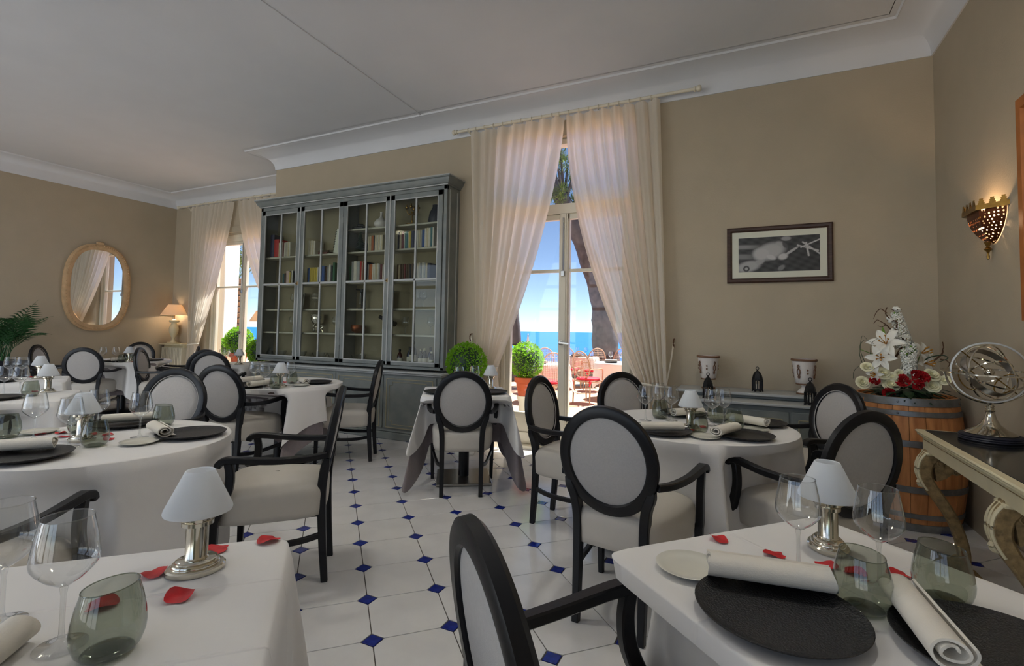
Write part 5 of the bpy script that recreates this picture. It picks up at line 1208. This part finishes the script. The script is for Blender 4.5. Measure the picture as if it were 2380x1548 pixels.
twig([(2140, 842), (2165, 830), (2190, 826), (2200, 832), (2190, 838), (2178, 842)], .005, .03, 'leaf_dark', 'vine')
for q in ([(2007, 850), (1998, 820), (2000, 795), (2005, 780), (2020, 795)], [(2012, 848), (2002, 818), (2003, 798), (2012, 790), (2030, 800)], [(1985, 880), (1984, 862), (1995, 850), (2010, 846)], [(2020, 830), (2024, 800), (2035, 788), (2048, 790)]): twig(q, .0022, .1, 'leaf_dark', 'grass_blade')

# ------------------------------------------------------------------ console table and armillary sphere
ZK = .755; ck0 = onz(2125, 995, ZK); kx, ky = ck0.x, ck0.y
con = thing('console_table', 'ivory console table with carved scroll legs and dark marble top at the right wall', 'console table', (XR-.25, ky-.75, 0)); OX, OYc = XR-.25, ky-.75
def cp(name, fn, mat, parent=con, smooth=38): g = G(); fn(g); return obj(name, g, mat, parent, smooth)
x0, x1, y0, y1 = kx-OX, XR-.004-OX, -.72, ky-OYc
cp('top_moulding', lambda g: [span(g, x0+.008, x1, y0+.008, y1-.008, ZK-.032, ZK-.014, .007), span(g, x0, x1, y0, y1, ZK-.016, ZK-.002, .006)], 'ivory_paint')
cp('marble_top', lambda g: span(g, x0+.04, x1-.01, y0+.04, y1-.03, ZK-.01, ZK+.0, .002), 'black_marble')
cp('apron', lambda g: [span(g, x0+.03, x1, y0+.03, y1-.03, ZK-.115, ZK-.03, .004), span(g, x0+.024, x1, y0+.024, y1-.024, ZK-.045, ZK-.032, .004)], 'ivory_paint')
cp('apron_line', lambda g: [span(g, x0+.0275, x0+.031, y0+.05, y1-.05, ZK-.052, ZK-.049)], 'carved_brown')
def cleg(yc_):
    path = spline([(x0+.065, 0, ZK-.118), (x0+.030, 0, ZK-.17), (x0+.020, 0, ZK-.235), (x0+.042, 0, ZK-.30), (x0+.085, 0, ZK-.37), (x0+.135, 0, ZK-.46), (x0+.17, 0, ZK-.56), (x0+.185, 0, ZK-.64), (x0+.185, 0, ZK-.70)], 5); n_ = len(path)
    g = G(); g.bar([(p.x, yc_, p.z) for p in path], lambda i: (.072*(1-.25*i/n_), lerp(.075, .052, min(1, i/n_*1.6))), .3, up=(1, 0, 0)); lg = obj('leg', g, 'carved_brown', con)
    g = G()
    for q in (-.026, .0, .026): g.tube([(p.x-.034+.012*abs(i/n_), yc_+q, p.z+.004) for i, p in enumerate(path[:18])], .0085, 6)
    g.tube(spline([(x0+.02, yc_, ZK-.305), (x0+.0, yc_, ZK-.30), (x0-.004, yc_, ZK-.285), (x0+.01, yc_, ZK-.275)], 4), .013, 7); obj('ivory_edge', g, 'ivory_paint', lg)
    g = G(); g.prism([(x0+.05, ZK-.118), (x0+.27, ZK-.118), (x0+.265, ZK-.16), (x0+.235, ZK-.20), (x0+.195, ZK-.205), (x0+.165, ZK-.225), (x0+.145, ZK-.215), (x0+.11, ZK-.25), (x0+.07, ZK-.27)], .05, Tm(0, yc_+.025, 0, rx=pi/2)); obj('bracket', g, 'carved_brown', lg)
    g = G()
    for (cx_, cz_, rad, tn) in ((x0+.20, ZK-.165, .036, 2.2), (x0+.155, ZK-.212, .018, 1.8), (x0+.09, ZK-.17, .026, 1.5)):
        for sy in (-1, 1):
            P = [(cx_+rad*(1-q/30)*cos(tn*2*pi*q/30), yc_+sy*.027, cz_+rad*(1-q/30)*sin(tn*2*pi*q/30)) for q in range(28)]; g.tube(P, .005, 5, up=(0, 1, 0))
    obj('carved_scroll', g, 'carved_brown', lg)
    g = G(); g.lathe([(0, -.035), (.038, -.035), (.042, -.02), (.042, .02), (.038, .035), (0, .035)], 18, mx=Tm(x0+.172, yc_, .052, rx=pi/2)); g.ball((x0+.13, yc_, .045), .03, 12, 8); obj('scroll_foot', g, 'carved_brown', lg)
for yc_ in (y1-.085, y1-1.03): cleg(yc_)
cp('capital', lambda g: [span(g, x0+.02, x0+.11, yc_-.05, yc_+.05, ZK-.128, ZK-.112, .004) for yc_ in (y1-.085, y1-1.03)], 'ivory_paint')
cp('stretcher', lambda g: [span(g, x0+.14, x0+.24, y1-1.08, y1-.06, .0, .022, .004)], 'carved_brown')
AC = onz(2303, 1019, ZK+.01); t = thing('armillary_sphere', 'silver armillary sphere on a turned foot with black base, on the console', 'armillary sphere', (AC.x, AC.y, ZK+.0005))
g = G(); g.lathe([(0, 0), (.125, 0), (.13, .004), (.127, .010), (.131, .014), (.127, .02), (.13, .025), (.122, .032), (0, .034)], 48); obj('base', g, 'dark_navy', t, 30)
g = G(); g.lathe([(0, .032), (.103, .032), (.106, .036), (.096, .044), (.066, .060), (.040, .082), (.026, .11), (.018, .145), (.020, .150), (.024, .153), (.015, .158), (.020, .164), (.015, .170), (.020, .176), (.013, .184), (.016, .195), (0, .198)], 40); obj('foot', g, 'silver', t, 50)
cz = .352; RS = .150
def ringb(name, R0, w_, th, rx, ry, rz, mat='silver', mx0=None):
    g = G(); T = Tm(0, 0, cz, rx, ry, rz); g.lathe([(R0, -w_/2), (R0+th, -w_/2), (R0+th, w_/2), (R0, w_/2)], 64, mx=T, closed=True); return obj(name, g, mat, t, 40)
ringb('horizon_ring', RS+.030, .007, .016, R(3), 0, 0); ringb('meridian_ring', RS, .012, .008, R(90), 0, R(-8), 'steel'); ringb('zodiac_band', RS-.025, .036, .003, R(58), R(22), R(15), 'steel')
ringb('equator_ring', RS-.012, .008, .004, R(28), R(18), 0); ringb('tropic_ring', RS-.055, .006, .004, R(-38), R(10), R(30)); ringb('colure_ring', RS-.008, .007, .004, R(90), 0, R(40)); ringb('colure_ring', RS-.010, .007, .004, R(70), R(40), R(100))
g = G(); T = Tm(0, 0, cz)
g.tube(spline([T @ Vector((-.186, 0, .0)), T @ Vector((-.16, 0, -.075)), T @ Vector((-.09, 0, -.135)), T @ Vector((0, 0, -.16)), T @ Vector((.09, 0, -.135)), T @ Vector((.16, 0, -.075)), T @ Vector((.186, 0, 0))], 6), .006, 8, up=(0, 1, 0)); obj('cradle', g, 'silver', t)
g = G(); d = Vector((.55, .15, -.5)).normalized()*.165; g.tube([T @ d, T @ -d], .003, 6); obj('axis', g, 'brass', t)
g = G(); g.ball((0, 0, cz), .022, 16, 10); obj('core_ball', g, 'silver', t, 180)
for k in range(2):
    g = G(); g.tube([T @ (Matrix.Rotation(.7+k*2, 3, 'Y') @ Vector((.035*cos(a)+.09, .012, .06*sin(a)))) for a in [2*pi*i/24 for i in range(24)]], .003, 6, True, up=(0, 1, 0)); obj('planet_loop', g, 'brass', t)

# ------------------------------------------------------------------ clipped box balls
def make_box():
    t = thing('box_ball', 'x', 'plant'); r_ = random.Random(21); RB = .205; zc = .945
    g = G()
    for k in range(3400):
        z = r_.uniform(-1, 1); a = r_.uniform(0, 6.283); q = sqrt(1-z*z); n_ = Vector((q*cos(a), q*sin(a), z)); rad = RB*(1+.045*sin(7*a+3*z)*cos(9*z)+r_.uniform(-.10, .06)); c = n_*rad+Vector((0, 0, zc))
        d = (n_+Vector((r_.uniform(-1, 1), r_.uniform(-1, 1), r_.uniform(-.6, 1)))*.75).normalized(); s_ = d.cross(Vector((r_.uniform(-1, 1), r_.uniform(-1, 1), r_.uniform(-1, 1)))).normalized(); L = r_.uniform(.016, .028)
        g.add([c-s_*L*.30, c+d*L*.5-s_*L*.36, c+d*L, c+d*L*.5+s_*L*.36], [(0, 1, 2, 3)])
    obj('foliage', g, 'leaf_box', t, 0, fix=False)
    g = G(); g.ball((0, 0, zc), RB*.86, 20, 12); obj('inner_twigs', g, 'leaf_dark', t, 180)
    g = G(); g.lathe([(0, .53), (.095, .53), (.125, .69), (.142, .69), (.146, .70), (.146, .745), (.138, .75), (.128, .745), (.12, .70), (0, .70)], 28); obj('terracotta_pot', g, 'terracotta', t, 40)
    g = G(); g.lathe([(0, 0), (.10, 0), (.105, .02), (.085, .05), (.085, .45), (.11, .50), (.11, .53), (0, .53)], 28); obj('stand', g, 'white_wall', t, 40)
    return t
boxb = Stamp(make_box())
p = ony(1084, 845, 4.52); boxb((p.x, 4.52, 0), 0, 'clipped green box ball on a stand between bookcase and curtain', 'clipped box balls', (.96, .96, p.z/.945))
p = ony(1223, 838, 5.78); boxb((p.x, 5.78, -.085), 1, 'bright green box ball in terracotta pot outside the tall french window', 'clipped box balls', (1, 1, (p.z+.085)/.945))
p = ony(533, 806, 7.0); boxb((p.x, 7.0, -.085), 2, 'bright green box ball outside the left french window', 'clipped box balls', (1.1, 1.1, (p.z+.085)/.945))
p = ony(590, 815, 5.6); boxb((ony(610, 815, 5.36).x, 5.36, 0), 3, 'shaded box ball on a stand beside the bookcase end at the left french window', 'clipped box balls', (1, 1, .95))

# ------------------------------------------------------------------ terrace furniture and trees outside
ZD = -.07
def make_cane_chair():
    t = thing('terrace_chair', 'x', 'chair')
    N = 32; c0 = lambda a, k=1: Vector((.20*k*cos(a), -.22-.05*(.27*k*sin(a))/.27, .73+.26*k*sin(a)))
    g = G(); g.tube([c0(2*pi*i/N) for i in range(N)], .014, 7, True, up=(0, 1, 0)); bk = obj('back_hoop', g, 'cane', t)
    g = G()
    for k in range(-5, 6):
        h = .26*sqrt(max(0, 1-(k/6)**2)); x = .20*k/6; g.tube([(x, -.22+.05*h/.27, .73-h), (x, -.22-.05*h/.27, .73+h)], .0035, 4)
        x2 = .2*sqrt(max(0, 1-(k/6)**2)); z = .26*k/6; g.tube([(-x2, -.22-.05*z/.27, .73+z), (x2, -.22-.05*z/.27, .73+z)], .0035, 4)
    tag(obj('cane_weave', g, 'cane', bk), kind='stuff')
    g = G(); g.tube([(.23*cos(a), .23*sin(a), .43) for a in [2*pi*i/24 for i in range(24)]], .018, 7, True); obj('seat_hoop', g, 'cane', t)
    g = G(); g.lathe([(0, .44), (.20, .44), (.225, .455), (.225, .475), (.2, .49), (0, .495)], 28); cu = obj('cushion', g, 'red_cushion', t, 60)
    for s in (-1, 1):
        g = G(); g.tube([(s*.2, -.21, .45), (s*.21, -.21, .40), (s*.19, -.215, .35)], .014, 6); g.ball((s*.21, -.22, .42), .03, 8, 5); obj('ribbon_tie', g, 'red_cushion', cu)
        for y in (-.19, .18): g = G(); g.tube([(s*.19, y, .43), (s*.195, y*1.12, 0)], [.017, .013], 7); obj('leg', g, 'cane', t)
        g = G(); g.tube(spline([(s*.19, -.21, .66), (s*.25, -.05, .66), (s*.24, .12, .65), (s*.2, .18, .44)], 4), .012, 6); obj('arm', g, 'cane', t)
    return t
cc = Stamp(make_cane_chair())
def outp(px, D): p = ondepth(px, 800, D); return (p.x, p.y)
def face_to(a, b): return atan2(-(b[0]-a[0]), b[1]-a[1])
OT = [(1433, 10.2, 'nearest the pine trunk'), (1352, 12.6, 'close to the sea edge of the terrace'), (1272, 9.6, 'behind the potted box ball')]
for k, (px, D, ds) in enumerate(OT):
    c = outp(px, D); t = thing('terrace_table', 'white-clothed terrace table '+ds, 'table', (c[0], c[1], ZD), .3+k, 'terrace tables')
    g = G(); g.lathe([(0, .70), (.40, .70), (.41, .72), (.40, .74), (0, .74)], 36); obj('tabletop', g, 'white_wall', t); g = G(); g.lathe([(0, 0), (.2, 0), (.2, .02), (.04, .04), (.04, .70), (0, .70)], 18); obj('pedestal', g, 'steel', t)
    cloth('terrace_cloth', c, 'round', .43, .3+k, .34, .2, .025, 40+k, ZD+.745, 'white_wall', 'white cloth on the terrace table '+ds, 'tablecloth', 'terrace tablecloths', .03, 9, .4*k, pushing=False)
    for q in range(2): wine((c[0]-.12+.2*q, c[1]+.08*q, ZD+.747), 0, 'wine glass on the terrace table '+ds, 'glasses on the terrace')
    charg((c[0]-.05, c[1]-.24, ZD+.747), 0, 'plate on the terrace table '+ds, 'plates on the terrace'); napk((c[0]-.05, c[1]-.24, ZD+.769), .4, 'folded napkin on the terrace table '+ds, 'napkins on the terrace')
for px, D, tgt, lab in ((1368, 9.55, 0, 'red-cushioned cane chair standing clear of the terrace table nearest the pine trunk'), (1445, 11.2, 0, 'red-cushioned cane chair behind the terrace table nearest the pine trunk'), (1381, 11.5, 1, 'red-cushioned cane chair on the near side of the far terrace table'), (1326, 11.9, 1, 'red-cushioned cane chair at the far terrace table, beside the window mullion'), (1283, 8.8, 2, 'red-cushioned cane chair at the terrace table behind the potted box ball'), (1268, 10.7, 2, 'cane chair beyond the terrace table behind the potted box ball'), (1236, 10.9, 2, 'second cane chair beyond the terrace table behind the potted box ball')):
    a = outp(px, D); cc((a[0], a[1], ZD), face_to(a, outp(OT[tgt][0], OT[tgt][1])), lab, 'terrace chairs')
a = outp(1227, 12.5); t = thing('closed_parasol', 'closed white parasol standing on the terrace', 'parasol', (a[0], a[1], ZD))
g = G(); g.tube([(0, 0, 0), (0, 0, 1.25)], .02); obj('pole', g, 'steel', t); g = G(); g.lathe([(.06, .55), (.075, .6), (.05, .95), (.012, 1.28), (0, 1.3)], 12); obj('canopy', g, 'white_wall', t); g = G(); g.lathe([(0, 0), (.2, 0), (.2, .05), (0, .06)], 18); obj('base', g, 'stone', t)
g = G(); span(g, -24, 14, 14.1, 14.2, -.1, .38); struct('trim_6', g, 'stone')
def needles(g, c, r, n_, rr_, L=.16):
    for k in range(n_):
        z = rr_.uniform(-1, 1); a = rr_.uniform(0, 6.28); q = sqrt(1-z*z); d = Vector((q*cos(a), q*sin(a), z)); p = Vector(c)+d*r*rr_.uniform(.3, 1); e = (d+Vector((rr_.uniform(-.6, .6), rr_.uniform(-.6, .6), rr_.uniform(-.2, .8)))).normalized(); s_ = e.cross(Vector((0, 0, 1))); s_ = s_.normalized() if s_.length > .05 else Vector((1, 0, 0))
        g.add([p-s_*.014, p+s_*.014, p+e*L], [(0, 1, 2)])
def pine(label, path, D, r0, r1, crown):
    P = [ondepth(x, y, D) for x, y in path]; base = Vector((P[0].x, P[0].y, ZD)); rr_ = random.Random(3)
    t = thing('pine_tree', label, 'tree', tuple(base)); Q = spline([p-base for p in P], 6); n_ = len(Q); g = G(); g.tube(Q, lambda i: lerp(r0, r1, i/n_)*(1+.06*sin(i*1.7)), 12); obj('trunk', g, 'bark', t, 70)
    g = G(); top = Q[-1]
    for (x, y, r) in crown:
        c = ondepth(x, y, D+rr_.uniform(-.6, .6))-base; b = Q[int(n_*.75)]; h = G(); h.tube(spline([b, b.lerp(c, .5)+Vector((0, 0, .15)), c], 4), [.05-.004*k for k in range(9)], 6); obj('branch', h, 'bark', t, 70)
        for k in range(7): needles(g, c+Vector((rr_.uniform(-r, r), rr_.uniform(-r, r), rr_.uniform(-.5*r, .6*r))), r*.45, 60, rr_)
    tag(obj('needles', g, 'pine_leaf', t, 0, fix=False), kind='stuff')
pine('leaning sea pine with grey trunk outside the tall french window', [(1412, 868), (1404, 770), (1396, 690), (1352, 560), (1304, 462), (1270, 395)], 13.0, .36, .15, ((1290, 370, .5), (1320, 385, .45), (1300, 330, .6), (1335, 430, .4), (1250, 360, .6), (1360, 350, .6), (1288, 455, .25), (1330, 470, .2)))
P0 = ondepth(1197, 815, 13.5); t = thing('tree_trunk', 'slim grey tree trunk outside, beside the left-hand tied curtain', 'tree', (P0.x, P0.y, ZD)); g = G(); g.tube(spline([(0, 0, -.02), (.03, 0, 1), (-.05, 0, 2.2), (.05, 0, 4.5)], 5), lambda i: .17-.005*i, 10); obj('trunk', g, 'bark', t, 70)
g = G(); rr_ = random.Random(8)
for k in range(6): needles(g, (rr_.uniform(-.5, .5), rr_.uniform(-.5, .5), 4.5+rr_.uniform(-.2, .5)), .45, 90, rr_)
tag(obj('needles', g, 'pine_leaf', t, 0, fix=False), kind='stuff')
g = G(); P0 = ondepth(1398, 830, 14.3); t = thing('young_palm', 'small palm sprouting at the foot of the pine trunk', 'plant', (P0.x, P0.y, ZD)); rr_ = random.Random(2)
for k in range(8): g = G(); palm_frond(g, (0, 0, .1), 2*pi*k/8, rr_.uniform(.9, 1.2), .5, r=rr_); obj('frond', g, 'leaf_palm', t, 0, fix=False)
# beyond the left french window
q = ondepth(521, 640, 11.0); g = G(); span(g, q.x-2.2, q.x+.02, q.y, q.y+.35, ZD, 3.4, .02); tag(obj('garden_wall', g, 'white_wall'), 'tall white rendered wall outside the left french window', 'wall')
q = ondepth(549, 760, 16.0); t = thing('palm_tree', 'palm tree with a shaggy brown trunk outside the left french window', 'tree', (q.x, q.y, ZD)); g = G()
for k in range(16): g.lathe([(.17, .18*k), (.22, .18*k+.13), (.16, .18*k+.18)], 12)
obj('trunk', g, 'palm_bark', t, 40); rr_ = random.Random(4)
for k in range(16): g = G(); palm_frond(g, (0, 0, 2.8), 2*pi*k/16+rr_.uniform(-.2, .2), rr_.uniform(1.5, 2.0), rr_.uniform(.5, 1.1), r=rr_, w=.04); obj('frond', g, 'pine_leaf', t, 0, fix=False)
q = ondepth(548, 790, 9.3); boxb((q.x+.1, q.y, ZD), 1, 'loose green shrub in front of the palm outside the left french window', 'clipped box balls', (1.1, 1.1, 1.15))
q = ondepth(541, 772, 10.6); g = G(); g.box((0, 0, .5), (.5, .36, 1.0), .2, .02); tag(obj('planter_trough', g, 'white_wall', loc=(q.x, q.y, ZD)), 'white planter block outside the left french window', 'planter')
